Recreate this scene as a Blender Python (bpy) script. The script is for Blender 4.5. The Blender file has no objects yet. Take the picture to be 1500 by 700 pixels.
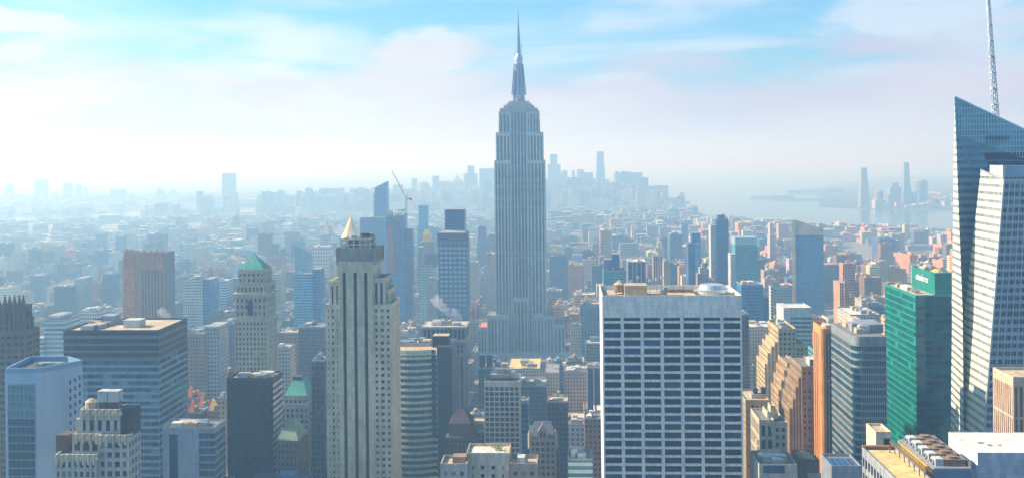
import bpy, math, random
import numpy as np
from mathutils import Vector, Matrix
R = math.radians
random.seed(7)
SC = bpy.context.scene
COL = SC.collection
# ------------------------------------------------------------------ camera
F, CX, CY, CH, ROLL = 1534.0, 750.0, 235.0, 260.0, R(0.6)
TH = R(3.0)                                   # the street grid's turn against the view
cam = bpy.data.cameras.new('camera'); camo = bpy.data.objects.new('camera', cam); COL.objects.link(camo)
cam.sensor_width = 36; cam.lens = 36 * F / 1500; cam.shift_y = -115 / 1500
cam.clip_start = 1; cam.clip_end = 200000
camo.matrix_world = Matrix.Translation((0, 0, CH)) @ Matrix.Rotation(R(90), 4, 'X') @ Matrix.Rotation(-ROLL, 4, 'Z')
SC.camera = camo
SC.view_settings.view_transform = 'Standard'; SC.view_settings.look = 'None'
SC.view_settings.gamma = 1; SC.view_settings.exposure = 0.88
SC.cycles.volume_bounces = 1; SC.cycles.max_bounces = 6; SC.cycles.transparent_max_bounces = 12
SC.cycles.diffuse_bounces = 3; SC.cycles.glossy_bounces = 3
SC.cycles.sample_clamp_indirect = 6
SC.cycles.use_denoising = True
# ------------------------------------------------------------------ light
SUN_AZ, SUN_EL = -80.0, 34.0                  # degrees clockwise from straight ahead; above the horizon
sl = bpy.data.lights.new('sun', 'SUN'); sl.energy = 5.0; sl.angle = R(0.5); sl.color = (1, .86, .66)
so = bpy.data.objects.new('sun', sl); COL.objects.link(so)
sd = Vector((math.sin(R(SUN_AZ)) * math.cos(R(SUN_EL)), math.cos(R(SUN_AZ)) * math.cos(R(SUN_EL)), math.sin(R(SUN_EL))))
so.rotation_euler = sd.to_track_quat('Z', 'Y').to_euler()
W = bpy.data.worlds.new('World'); SC.world = W; W.use_nodes = True
nt = W.node_tree; N = nt.nodes; L = nt.links
def nnode(nt, t, **k):
    n = nt.nodes.new(t)
    for a, b in k.items(): setattr(n, a, b)
    return n
def math_(nt, op, a, b=None, c=None, clamp=False):
    n = nt.nodes.new('ShaderNodeMath'); n.operation = op; n.use_clamp = clamp
    for i, v in enumerate((a, b, c)):
        if v is None: continue
        if isinstance(v, (int, float)): n.inputs[i].default_value = v
        else: nt.links.new(v, n.inputs[i])
    return n.outputs[0]
def mixc(nt, f, a, b, mode='MIX'):
    n = nt.nodes.new('ShaderNodeMix'); n.data_type = 'RGBA'; n.blend_type = mode
    for s, v in ((n.inputs[0], f), (n.inputs[6], a), (n.inputs[7], b)):
        if isinstance(v, (int, float)): s.default_value = v
        elif isinstance(v, tuple): s.default_value = (*v, 1) if len(v) == 3 else v
        else: nt.links.new(v, s)
    return n.outputs[2]
def ramp(nt, v, stops, smooth=False):
    n = nt.nodes.new('ShaderNodeValToRGB'); e = n.color_ramp.elements
    if smooth: n.color_ramp.interpolation = 'EASE'
    while len(e) < len(stops): e.new(.5)
    for i, (p, c) in enumerate(stops):
        e[i].position = p; e[i].color = (c, c, c, 1) if isinstance(c, (int, float)) else (*c, 1)
    nt.links.new(v, n.inputs[0]); return n.outputs[0]
sky = nnode(nt, 'ShaderNodeTexSky', sky_type='NISHITA', sun_disc=False)
sky.sun_elevation = R(SUN_EL); sky.sun_rotation = R(SUN_AZ); sky.altitude = 100; sky.dust_density = 1.5; sky.ozone_density = 3
PUFF_OFF = (1.3, 0.4, 0.0)
tc = nnode(nt, 'ShaderNodeTexCoord'); sep = nnode(nt, 'ShaderNodeSeparateXYZ'); L.new(tc.outputs['Generated'], sep.inputs[0])
el = sep.outputs[2]
den = math_(nt, 'MAXIMUM', math_(nt, 'ADD', el, .09), .03)      # streets of cloud on a flat layer overhead
cx = math_(nt, 'DIVIDE', sep.outputs[0], den); cy = math_(nt, 'DIVIDE', sep.outputs[1], den)
cmb = nnode(nt, 'ShaderNodeCombineXYZ'); L.new(cx, cmb.inputs[0]); L.new(cy, cmb.inputs[1])
n1 = nnode(nt, 'ShaderNodeTexNoise'); n1.inputs['Scale'].default_value = .55; n1.inputs['Detail'].default_value = 7; n1.inputs['Roughness'].default_value = .55; n1.inputs['Distortion'].default_value = .6
L.new(cmb.outputs[0], n1.inputs['Vector'])
def noise3(scale, sc, det=6, rough=.5, off=(0, 0, 0), dist=0):
    mp = nnode(nt, 'ShaderNodeMapping'); mp.inputs['Scale'].default_value = scale; mp.inputs['Location'].default_value = off; L.new(tc.outputs['Generated'], mp.inputs[0])
    n = nnode(nt, 'ShaderNodeTexNoise'); n.inputs['Scale'].default_value = sc; n.inputs['Detail'].default_value = det; n.inputs['Roughness'].default_value = rough; n.inputs['Distortion'].default_value = dist; L.new(mp.outputs[0], n.inputs['Vector']); return n.outputs[0]
puff = noise3((2.2, 2.2, 9), 2.1, 7, .52, PUFF_OFF)
bankn = noise3((3, 3, 14), 1.7, 6, .5, (3.1, .7, 0))
lil = noise3((2, 2, 7), 1.6, 4, .5, (7, 2, 1))
ahead = ramp(nt, math_(nt, 'ADD', math_(nt, 'MULTIPLY', sep.outputs[1], .5), .5), [(.45, .12), (.75, 1)])     # clouds thinned in the unseen sky behind, so the shade turns bluer
streak = math_(nt, 'MULTIPLY', ramp(nt, n1.outputs[0], [(.46, 0), (.66, 1)], True), .75)
puffs = math_(nt, 'MULTIPLY', ramp(nt, puff, [(.44, 0), (.68, 1)], True), .7)
def blob(px, py, rx, ry):       # one cloud of its own in that part of the sky
    dx_ = math_(nt, 'DIVIDE', math_(nt, 'SUBTRACT', sep.outputs[0], (px - 750) / 1534), rx); dz_ = math_(nt, 'DIVIDE', math_(nt, 'SUBTRACT', el, (235 - py) / 1534), ry)
    r2 = math_(nt, 'ADD', math_(nt, 'MULTIPLY', dx_, dx_), math_(nt, 'MULTIPLY', dz_, dz_))
    v = math_(nt, 'ADD', math_(nt, 'SUBTRACT', 1.0, r2), math_(nt, 'MULTIPLY', math_(nt, 'SUBTRACT', cn, .5), 2.6)); return math_(nt, 'MULTIPLY', ramp(nt, v, [(.0, 0), (1.25, 1)], True), .8)
cn = noise3((5, 5, 12), 4.0, 7, .6, (2, 5, 1))
high = math_(nt, 'MAXIMUM', streak, puffs)
for q_ in ((635, 75, .065, .030), (905, 130, .05, .018), (60, 45, .13, .016), (1300, 40, .10, .030), (500, 140, .10, .02)): high = math_(nt, 'MAXIMUM', high, blob(*q_))
lowshape = math_(nt, 'ADD', bankn, math_(nt, 'MULTIPLY', math_(nt, 'SUBTRACT', .092, el), 5.2))
low = ramp(nt, lowshape, [(.42, 0), (.68, 1)], True)
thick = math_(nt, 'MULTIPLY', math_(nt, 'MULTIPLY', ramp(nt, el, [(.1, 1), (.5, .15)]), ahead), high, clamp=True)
leftw = ramp(nt, math_(nt, 'ADD', math_(nt, 'MULTIPLY', sep.outputs[0], .9), .5), [(.05, 1), (.7, 0)])
cloudc = mixc(nt, leftw, (9.0, 9.4, 10.8), (12.4, 12.0, 10.4))
bankc = mixc(nt, leftw, mixc(nt, ramp(nt, lil, [(.4, 0), (.6, 1)], True), (6.2, 5.9, 8.0), (7.4, 7.2, 8.6)), mixc(nt, ramp(nt, lil, [(.4, 0), (.6, 1)], True), (7.7, 7.4, 8.5), (9.4, 9.1, 8.6)))
skyb = mixc(nt, 1.0, sky.outputs[0], mixc(nt, ahead, (.72, 1.4, 2.0), (.95, 1.75, 2.15)), 'MULTIPLY')  # unseen sky behind the viewer tinted bluer to colour the shadows
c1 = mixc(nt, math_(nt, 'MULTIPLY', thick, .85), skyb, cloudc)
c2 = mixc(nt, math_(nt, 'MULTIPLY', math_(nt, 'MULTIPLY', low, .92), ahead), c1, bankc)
bg = N['Background']; L.new(c2, bg.inputs[0]); bg.inputs[1].default_value = 0.052

# ------------------------------------------------------------------ pixel <-> place
cr, sr = math.cos(ROLL), math.sin(ROLL)
def ray(px, py):
    ix, iy = px - CX, CY - py
    return (ix * cr + iy * sr) / F, (-ix * sr + iy * cr) / F
def at(px, py, D):
    a, b = ray(px, py); return Vector((a * D, D, CH + b * D))
def proj(x, y, z):
    y = max(y, 1.0); wx, wz = x / y * F, (z - CH) / y * F
    return CX + wx * cr - wz * sr, CY - (wx * sr + wz * cr)
UV_R = (math.cos(TH), -math.sin(TH)); UV_U = (math.sin(TH), math.cos(TH))

# ------------------------------------------------------------------ materials
MATS = {}
def mat(name, color, rough=.85, metal=0.0, var=.28, scale=.08, streak=True):
    if name in MATS: return MATS[name]
    m = bpy.data.materials.new(name); m.use_nodes = True; t = m.node_tree; b = t.nodes['Principled BSDF']
    tc = nnode(t, 'ShaderNodeTexCoord'); mp = nnode(t, 'ShaderNodeMapping'); mp.inputs['Scale'].default_value = (1, 1, .25 if streak else 1)
    t.links.new(tc.outputs['Object'], mp.inputs[0])
    n = nnode(t, 'ShaderNodeTexNoise'); n.inputs['Scale'].default_value = scale; n.inputs['Detail'].default_value = 8; n.inputs['Roughness'].default_value = .65
    t.links.new(mp.outputs[0], n.inputs['Vector'])
    f = ramp(t, n.outputs[0], [(.3, 1 - var), (.7, 1 + var * .4)])
    c = mixc(t, 1.0, color, f, 'MULTIPLY')
    if metal < .05:       # panel joints and courses
        s = nnode(t, 'ShaderNodeSeparateXYZ'); t.links.new(tc.outputs['Object'], s.inputs[0]); cv = nnode(t, 'ShaderNodeCombineXYZ')
        if 'roof' in name: t.links.new(s.outputs[0], cv.inputs[0]); t.links.new(s.outputs[1], cv.inputs[1])
        else: t.links.new(math_(t, 'ADD', s.outputs[0], s.outputs[1]), cv.inputs[0]); t.links.new(s.outputs[2], cv.inputs[1])
        br = nnode(t, 'ShaderNodeTexBrick'); t.links.new(cv.outputs[0], br.inputs['Vector']); br.inputs['Color1'].default_value = (1, 1, 1, 1); br.inputs['Color2'].default_value = (.86, .86, .88, 1); br.inputs['Mortar'].default_value = (.66, .66, .68, 1)
        br.inputs['Scale'].default_value = 1; br.inputs['Brick Width'].default_value = 4.5 if 'roof' in name else 2.6; br.inputs['Row Height'].default_value = 3.0 if 'roof' in name else 1.9; br.inputs['Mortar Size'].default_value = .05
        c = mixc(t, 1.0, c, br.outputs['Color'], 'MULTIPLY')
        n9 = nnode(t, 'ShaderNodeTexNoise'); n9.inputs['Scale'].default_value = .5; n9.inputs['Detail'].default_value = 5; t.links.new(mp.outputs[0], n9.inputs['Vector'])
        c = mixc(t, 1.0, c, ramp(t, n9.outputs[0], [(.35, .78), (.6, 1.05)]), 'MULTIPLY')
    t.links.new(c, b.inputs['Base Color'])
    b.inputs['Roughness'].default_value = rough; b.inputs['Metallic'].default_value = metal
    MATS[name] = m; return m
def glass(name, color, rough=.12, metal=.2):
    m = mat(name, color, rough, metal, .45, .12, False); m.node_tree.nodes['Principled BSDF'].inputs['Specular IOR Level'].default_value = .28; return m
def facade(name, wall, gl, bay=3, floor=3.6, wf=.6, hf=.55, roof=(.3, .29, .27), attr=False, blind=.12, gm=.35, bands=0):
    if name in MATS: return MATS[name]
    m = bpy.data.materials.new(name); m.use_nodes = True; t = m.node_tree; b = t.nodes['Principled BSDF']
    tc = nnode(t, 'ShaderNodeTexCoord'); s = nnode(t, 'ShaderNodeSeparateXYZ'); t.links.new(tc.outputs['Object'], s.inputs[0])
    sn = nnode(t, 'ShaderNodeSeparateXYZ'); t.links.new(tc.outputs['Normal'], sn.inputs[0])
    isx = math_(t, 'GREATER_THAN', math_(t, 'ABSOLUTE', sn.outputs[0]), .7)
    u = math_(t, 'ADD', math_(t, 'MULTIPLY', s.outputs[1], isx), math_(t, 'MULTIPLY', s.outputs[0], math_(t, 'SUBTRACT', 1, isx)))
    if attr:
        a = nnode(t, 'ShaderNodeAttribute', attribute_name='par'); sa = nnode(t, 'ShaderNodeSeparateXYZ'); t.links.new(a.outputs['Vector'], sa.inputs[0])
        bay, floor, wf = sa.outputs[0], sa.outputs[1], sa.outputs[2]
        ac = nnode(t, 'ShaderNodeAttribute', attribute_name='col'); wall = ac.outputs['Color']
    uu = math_(t, 'DIVIDE', u, bay); vv = math_(t, 'DIVIDE', s.outputs[2], floor)
    mu = math_(t, 'LESS_THAN', math_(t, 'ABSOLUTE', math_(t, 'SUBTRACT', math_(t, 'FRACT', uu), .5)), math_(t, 'MULTIPLY', wf, .5))
    mv = math_(t, 'LESS_THAN', math_(t, 'ABSOLUTE', math_(t, 'SUBTRACT', math_(t, 'FRACT', vv), .5)), hf * .5)
    isroof = math_(t, 'GREATER_THAN', sn.outputs[2], .5)
    msk = math_(t, 'MULTIPLY', math_(t, 'MULTIPLY', mu, mv), math_(t, 'SUBTRACT', 1, isroof))
    cb = nnode(t, 'ShaderNodeCombineXYZ'); t.links.new(math_(t, 'FLOOR', uu), cb.inputs[0]); t.links.new(math_(t, 'FLOOR', vv), cb.inputs[1]); t.links.new(isx, cb.inputs[2])
    wn = nnode(t, 'ShaderNodeTexWhiteNoise'); t.links.new(cb.outputs[0], wn.inputs['Vector'])
    g = mixc(t, 1.0, gl, ramp(t, wn.outputs[0], [(0, .45), (1, 1.5)]), 'MULTIPLY')
    g = mixc(t, math_(t, 'GREATER_THAN', wn.outputs[0], 1 - blind), g, tuple(min(1, x * .5 + .16) for x in gl))
    n = nnode(t, 'ShaderNodeTexNoise'); n.inputs['Scale'].default_value = .06; n.inputs['Detail'].default_value = 7; t.links.new(tc.outputs['Object'], n.inputs['Vector'])
    f = ramp(t, n.outputs[0], [(.3, .74), (.7, 1.12)])
    w = mixc(t, 1.0, wall, f, 'MULTIPLY'); 
    if not attr: w = mixc(t, isroof, w, mixc(t, 1.0, roof, f, 'MULTIPLY'))
    c = mixc(t, msk, w, g); t.links.new(c, b.inputs['Base Color'])
    t.links.new(math_(t, 'SUBTRACT', .85, math_(t, 'MULTIPLY', msk, .68)), b.inputs['Roughness'])
    t.links.new(math_(t, 'MULTIPLY', msk, gm), b.inputs['Metallic'])
    MATS[name] = m; return m
LIME = mat('limestone', (.62, .56, .42)); TAN = mat('tan_stone', (.62, .46, .24)); CREAM = mat('cream_stone', (.78, .66, .42))
GREYST = mat('grey_stone', (.50, .48, .42)); DARKST = mat('brown_stone', (.15, .10, .075)); BRICK = mat('red_brick', (.26, .11, .06))
ORANGE = mat('orange_brick', (.80, .34, .08)); WHITEC = mat('white_concrete', (.62, .63, .58)); GREYP = mat('grey_panel', (.30, .33, .36), .5)
DKM = mat('dark_metal', (.045, .055, .07), .4, .3); BLK = mat('black_panel', (.010, .014, .022), .35, .1); MET = mat('grey_metal', (.42, .44, .45), .35, .7)
COPPER = mat('green_copper', (.05, .38, .28), .6, 0, .3, .3); GOLD = mat('gold_leaf', (.98, .55, .06), .4, .25, .1)
RTAN = mat('tan_gravel_roof', (.58, .47, .30), .95, 0, .3, .15, False); RGREY = mat('grey_tar_roof', (.22, .22, .22), .95, 0, .35, .15, False)
RWHITE = mat('white_membrane_roof', (.74, .70, .62), .9, 0, .2, .12, False); RDARK = mat('dark_tar_roof', (.07, .075, .085), .9, 0, .3, .15, False)
RYEL = mat('yellow_gravel_roof', (.80, .56, .22), .95, 0, .15, .2, False)
WOOD = mat('tank_wood', (.40, .24, .11), .9, 0, .3, .6); REDP = mat('red_steel', (.50, .08, .05), .6)
G0 = glass('dark_glass', (.035, .06, .10)); G1 = glass('blue_glass', (.03, .12, .28), .08, .5); G2 = glass('pale_blind_glass', (.20, .24, .24), .3, .1)
G3 = glass('teal_glass', (.015, .12, .18), .1, .5); GDEEP = glass('deep_blue_glass', (.008, .025, .07), .12, .25); GCY = glass('cyan_glass', (.14, .36, .50), .12, .5)
GE = glass('emerald_glass', (.0, .17, .13), .15, .3); GE2 = glass('dark_emerald_glass', (.0, .10, .11), .1, .2); GE3 = glass('mid_emerald_glass', (.0, .20, .14), .12, .2)
TEALP = mat('emerald_panel', (.0, .26, .19), .45, .1); TEALD = mat('emerald_spandrel', (.0, .24, .17), .4, .15)
BLUEP = mat('blue_grey_panel', (.20, .36, .52), .5, .1); YEL = mat('ochre_steel', (.55, .36, .10), .7)

# ------------------------------------------------------------------ meshes
class MB:
    def __init__(s): s.v, s.f, s.m, s.col, s.par, s.cc, s.pp = [], [], [], [], [], None, None
    def face(s, idx, m=0): s.f.append(idx); s.m.append(m); s.col.append(s.cc); s.par.append(s.pp)
    def poly(s, pts, m=0):
        n = len(s.v); s.v += [tuple(p) for p in pts]; s.face(tuple(range(n, n + len(pts))), m); return s
    def box(s, x0, x1, y0, y1, z0, z1, m=0, top=None, bottom=True):
        if x0 > x1: x0, x1 = x1, x0
        if y0 > y1: y0, y1 = y1, y0
        n = len(s.v); s.v += [(x0, y0, z0), (x1, y0, z0), (x1, y1, z0), (x0, y1, z0), (x0, y0, z1), (x1, y0, z1), (x1, y1, z1), (x0, y1, z1)]
        for q in ((0, 1, 5, 4), (1, 2, 6, 5), (2, 3, 7, 6), (3, 0, 4, 7)): s.face(tuple(n + i for i in q), m)
        s.face((n + 4, n + 5, n + 6, n + 7), m if top is None else top)
        if bottom: s.face((n + 3, n + 2, n + 1, n), m)
        return s
    def loft(s, lo, hi, m=0, top=None, cap=True):      # two rings (counter-clockwise from above)
        n = len(s.v); k = len(lo); s.v += [tuple(p) for p in lo] + [tuple(p) for p in hi]
        for i in range(k): j = (i + 1) % k; s.face((n + i, n + j, n + k + j, n + k + i), m)
        if cap: s.face(tuple(n + k + i for i in range(k)), m if top is None else top)
        s.face(tuple(n + i for i in reversed(range(k))), m); return s
    def prism(s, pts, z0, z1, m=0, top=None): return s.loft([(x, y, z0) for x, y in pts], [(x, y, z1) for x, y in pts], m, top)
    def frus(s, x0, x1, y0, y1, z0, z1, tx, ty, m=0, top=None):  # tapering block, top half-sizes tx, ty
        mx, my = (x0 + x1) / 2, (y0 + y1) / 2
        return s.loft([(x0, y0, z0), (x1, y0, z0), (x1, y1, z0), (x0, y1, z0)], [(mx - tx, my - ty, z1), (mx + tx, my - ty, z1), (mx + tx, my + ty, z1), (mx - tx, my + ty, z1)], m, top)
    def cyl(s, cx, cy, z0, z1, r0, r1=None, n=12, m=0, top=None):
        r1 = r0 if r1 is None else r1
        ring = [(math.cos(2 * math.pi * i / n), math.sin(2 * math.pi * i / n)) for i in range(n)]
        return s.loft([(cx + r0 * a, cy + r0 * b, z0) for a, b in ring], [(cx + max(r1, .01) * a, cy + max(r1, .01) * b, z1) for a, b in ring], m, top)
    def bar(s, p, q, w=.3, m=0):
        p, q = Vector(p), Vector(q); d = (q - p).normalized(); a = d.cross(Vector((0, 0, 1)) if abs(d.z) < .95 else Vector((1, 0, 0))).normalized() * w / 2; b = d.cross(a).normalized() * w / 2
        return s.loft([p - a - b, p + a - b, p + a + b, p - a + b], [q - a - b, q + a - b, q + a + b, q - a + b], m)
    def mesh(s, name, mats):
        me = bpy.data.meshes.new(name); me.from_pydata(s.v, [], s.f)
        for m in (mats if isinstance(mats, (list, tuple)) else [mats]): me.materials.append(m)
        me.polygons.foreach_set('material_index', s.m)
        if s.col and s.col[0] is not None:
            a = me.attributes.new('col', 'FLOAT_COLOR', 'FACE'); a.data.foreach_set('color', np.array([(*c, 1) for c in s.col], 'f').ravel())
            a = me.attributes.new('par', 'FLOAT_VECTOR', 'FACE'); a.data.foreach_set('vector', np.array(s.par, 'f').ravel())
        return me
    def build(s, name, mats, parent=None, loc=None):
        o = bpy.data.objects.new(name, s.mesh(name, mats)); COL.objects.link(o)
        if parent: o.parent = parent
        if loc is not None: o.location = loc
        return o
def tag(o, label=None, cat=None, group=None, kind=None):
    for k, v in (('label', label), ('category', cat), ('group', group), ('kind', kind)):
        if v: o[k] = v
    return o
HERO = []       # screen extent, distance, how far down it shows, footprint, label noun
class Bld:
    def __init__(s, name, label, cat, x0, x1, top, D, depth=30, vis=700, group=None, noun=None, th=TH, foot=None):
        s.D, s.th = D, th; s.r = (math.cos(th), -math.sin(th)); s.u = (math.sin(th), math.cos(th)); s.top = top
        mid = (x0 + x1) / 2; s.mid = mid; p = at(x0, top, D); s.O = (p.x, p.y)
        s.w = s.X(x1); s.h = s.Z(top); s.depth = depth; s.nwin = 0
        s.e = bpy.data.objects.new(name, None); COL.objects.link(s.e); s.e.location = (p.x, p.y, 0); s.e.rotation_euler = (0, 0, -th)
        tag(s.e, label, cat, group); s.win = []
        HERO.append(dict(px=(x0, x1), D=D, vis=vis, top=top, O=s.O, w=s.w, d=depth, th=th, noun=noun or name.replace('_', ' '), foot=foot, h=s.h))
    def X(s, px, dy=0, py=None):
        k = ray(px, s.top if py is None else py)[0]; ox, oy = s.O[0] + dy * s.u[0], s.O[1] + dy * s.u[1]
        return (ox - k * oy) / (k * s.r[1] - s.r[0])
    def Z(s, py, dy=0, px=None):
        px = s.mid if px is None else px; x = s.X(px, dy, py); y = s.O[1] + dy * s.u[1] + x * s.r[1]
        return CH + ray(px, py)[1] * y
    def world(s, x, y, z): return s.O[0] + x * s.r[0] + y * s.u[0], s.O[1] + x * s.r[1] + y * s.u[1], z
    def box(s, name, m, x0, x1, y0, y1, z0, z1, parent=None): return MB().box(x0, x1, y0, y1, z0, z1).build(name, m, parent or s.e)
    def grid(s, x0, x1, y0, y1, z0, z1, bay=3.2, floor=3.8, pier=1.2, span=1.6, rec=.5, faces='fl', glass=(G0,), gw=None, wall=LIME, name='wall', roof=RGREY,
             par=1.2, win='window', proud='p', toph=2.0, both=0, splits=None):
        rec = min(rec, (x1 - x0) * .2)
        mb = MB(); i = lambda c: rec if c in faces else 0
        mb.box(x0 + i('l'), x1 - i('r'), y0 + i('f'), y1 - i('b'), z0, z1 - .02)
        gw = gw or [1] * len(glass)
        for fc in faces:
            wd = (x1 - x0) if fc in 'fb' else (y1 - y0)
            nb = max(1, round(wd / bay)); nf = max(1, round((z1 - z0 - toph) / floor)); bw, fh = wd / nb, (z1 - z0 - toph) / nf
            fx, fy = fc in 'fb', None
            def fb(a0, a1, d0, d1, c0, c1):
                if fc == 'f': mb.box(x0 + a0, x0 + a1, y0 + d0, y0 + d1, c0, c1)
                elif fc == 'b': mb.box(x0 + a0, x0 + a1, y1 - d1, y1 - d0, c0, c1)
                elif fc == 'l': mb.box(x0 + d0, x0 + d1, y0 + a0, y0 + a1, c0, c1)
                else: mb.box(x1 - d1, x1 - d0, y0 + a0, y0 + a1, c0, c1)
            e0 = rec + .01 if fc in 'lr' and 'f' in faces else 0
            e1 = wd - (rec + .01 if fc in 'lr' and 'b' in faces else 0)
            pd, sdp = (0, .09) if proud == 'p' else (.12, 0)
            if pier > 0:
                for k in range(nb + 1):
                    a0, a1 = max(e0, k * bw - pier / 2), min(e1, k * bw + pier / 2)
                    if k in (0, nb): a0, a1 = max(e0, min(a0, wd - pier * .8)), min(e1, max(a1, pier * .8))
                    fb(a0, a1, pd, rec + .03, z0, z1 - .01)
            q = .02
            for k in range(nf):
                if span > 0: fb(e0 + q, e1 - q, sdp, rec + .02, z0 + k * fh, z0 + k * fh + span)
            fb(e0 + q, e1 - q, sdp if proud == 'p' else 0, rec + .02, z1 - toph, z1 - .03)
            w, h = bw - pier * .9, fh - span * .95
            for b in range(nb):
                for k in range(nf):
                    a = (b + .5) * bw; z = z0 + k * fh + span + (fh - span) / 2; d = rec - .06
                    c = {'f': (x0 + a, y0 + d), 'b': (x0 + a, y1 - d), 'l': (x0 + d, y0 + a), 'r': (x1 - d, y0 + a)}[fc]
                    if z1 - z > 200 and s.D < 900: pass
                    s.win.append((c[0], c[1], z, w, h, fx, random.choices(glass, gw)[0], win, fc))
        o = mb.build(name, wall, s.e)
        if roof: s.roof(x0, x1, y0, y1, z1, roof, par, wall)
        return o
    def solid(s, x0, x1, y0, y1, z0, z1, wall, name='wall', roof=RGREY, par=1.2, pm=None):
        o = s.box(name, wall, x0, x1, y0, y1, z0, z1 - .02)
        if roof: s.roof(x0, x1, y0, y1, z1, roof, par, pm or wall)
        return o
    def roof(s, x0, x1, y0, y1, z, m, par=1.2, pm=LIME):
        t = .45
        MB().box(x0 + .3, x1 - .3, y0 + .3, y1 - .3, z - .015, z + .12).build('roof', m, s.e)
        if par: 
            p = MB(); p.box(x0, x1, y0, y0 + t, z - .01, z + par).box(x0, x1, y1 - t, y1, z - .01, z + par).box(x0, x0 + t, y0 + t, y1 - t, z - .01, z + par).box(x1 - t, x1, y0 + t, y1 - t, z - .01, z + par)
            p.build('parapet', pm, s.e)
    def units(s, x0, x1, y0, y1, z, n, seed=0, m=None, hmax=4):
        rg = random.Random(seed)
        for i in range(n):
            w, d, h = rg.uniform(2, (x1 - x0) * .3 + 2), rg.uniform(2, (y1 - y0) * .3 + 2), rg.uniform(1.5, hmax)
            x, y = rg.uniform(x0, max(x0, x1 - w)), rg.uniform(y0, max(y0, y1 - d))
            b = MB(); b.box(x, x + w, y, y + d, z + .13, z + h); b.box(x + .2, x + w - .2, y + .2, y + d - .2, z + h - .02, z + h + .3)
            nl = max(1, int(h / .7))
            for k in range(nl): b.box(x + .3, x + w - .3, y - .12, y + .02, z + .4 + k * .7, z + .7 + k * .7)
            b.build('rooftop_unit', m or rg.choice([MET, GREYP, RWHITE, RTAN]), s.e)
    def tank(s, x, y, z, r=2.2, h=3.6, m=None, leg=2.5):
        water_tank(s.e, x, y, z, r, h, m or WOOD, leg)
    def finish(s):
        if not s.win: return
        c = []
        for i, (x, y, z, w, h, fx, m, nm, fc) in enumerate(s.win):
            X, Y, Z = s.world(x, y, z); px, py = proj(X, Y, Z)
            inn = -5 < px < 1505 and py < min(705, HERO_VIS.get(id(s), 705)); 
            vx = X * s.r[0] + Y * s.r[1]
            facing = fc == 'f' or (fc == 'l' and vx > 0) or (fc == 'r' and vx < 0)
            c.append((-(inn and facing), -(w * h / (Y * Y)) * (1 if fc == 'f' else .4), py, i))
        c.sort(); pick = set(t[3] for t in c[:100]) if s.D < 1250 else set()
        cache = {}; rest = {}; mats = []
        big = MB()
        for i, (x, y, z, w, h, fx, m, nm, fc) in enumerate(s.win):
            if m not in mats: mats.append(m)
            if i in pick:
                k = (round(w, 2), round(h, 2), fx, m.name, nm)
                if k not in cache:
                    b = MB()
                    if fx: b.box(-w / 2, w / 2, -.03, .03, -h / 2, h / 2)
                    else: b.box(-.03, .03, -w / 2, w / 2, -h / 2, h / 2)
                    cache[k] = b.mesh(nm, m)
                o = bpy.data.objects.new(nm, cache[k]); COL.objects.link(o); o.parent = s.e; o.location = (x, y, z)
            else:
                mi = mats.index(m)
                if fx: yy = y - .03 if fc == 'f' else y + .03; q = [(x - w / 2, yy, z - h / 2), (x + w / 2, yy, z - h / 2), (x + w / 2, yy, z + h / 2), (x - w / 2, yy, z + h / 2)]
                else: xx = x - .03 if fc == 'l' else x + .03; q = [(xx, y - w / 2, z - h / 2), (xx, y + w / 2, z - h / 2), (xx, y + w / 2, z + h / 2), (xx, y - w / 2, z + h / 2)]
                big.poly(q, mi)
        if big.f: tag(big.build('window', mats, s.e), kind='stuff')
HERO_VIS = {}
def water_tank(parent, x, y, z, r=2.2, h=3.6, m=None, leg=2.5):
    b = MB(); b.cyl(0, 0, leg, leg + h, r, r * .96, 14)
    for k in range(4): b.cyl(0, 0, leg + .3 + k * h / 4, leg + .42 + k * h / 4, r * 1.03, None, 14)
    t = b.build('water_tank', m or WOOD, parent, (x, y, z))
    MB().cyl(0, 0, leg + h, leg + h + r * .75, r * 1.12, .1, 14).build('tank_roof', mat('tank_roof_tan', (.55, .42, .28)), t)
    l = MB()
    for sx in (-1, 1):
        for sy in (-1, 1): l.bar((sx * r * .6, sy * r * .6, 0), (sx * r * .6, sy * r * .6, leg), .28)
    l.box(-r * .8, r * .8, -r * .8, r * .8, leg - .25, leg - .01); l.build('tank_stand', DKM, t)
    return t
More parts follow.
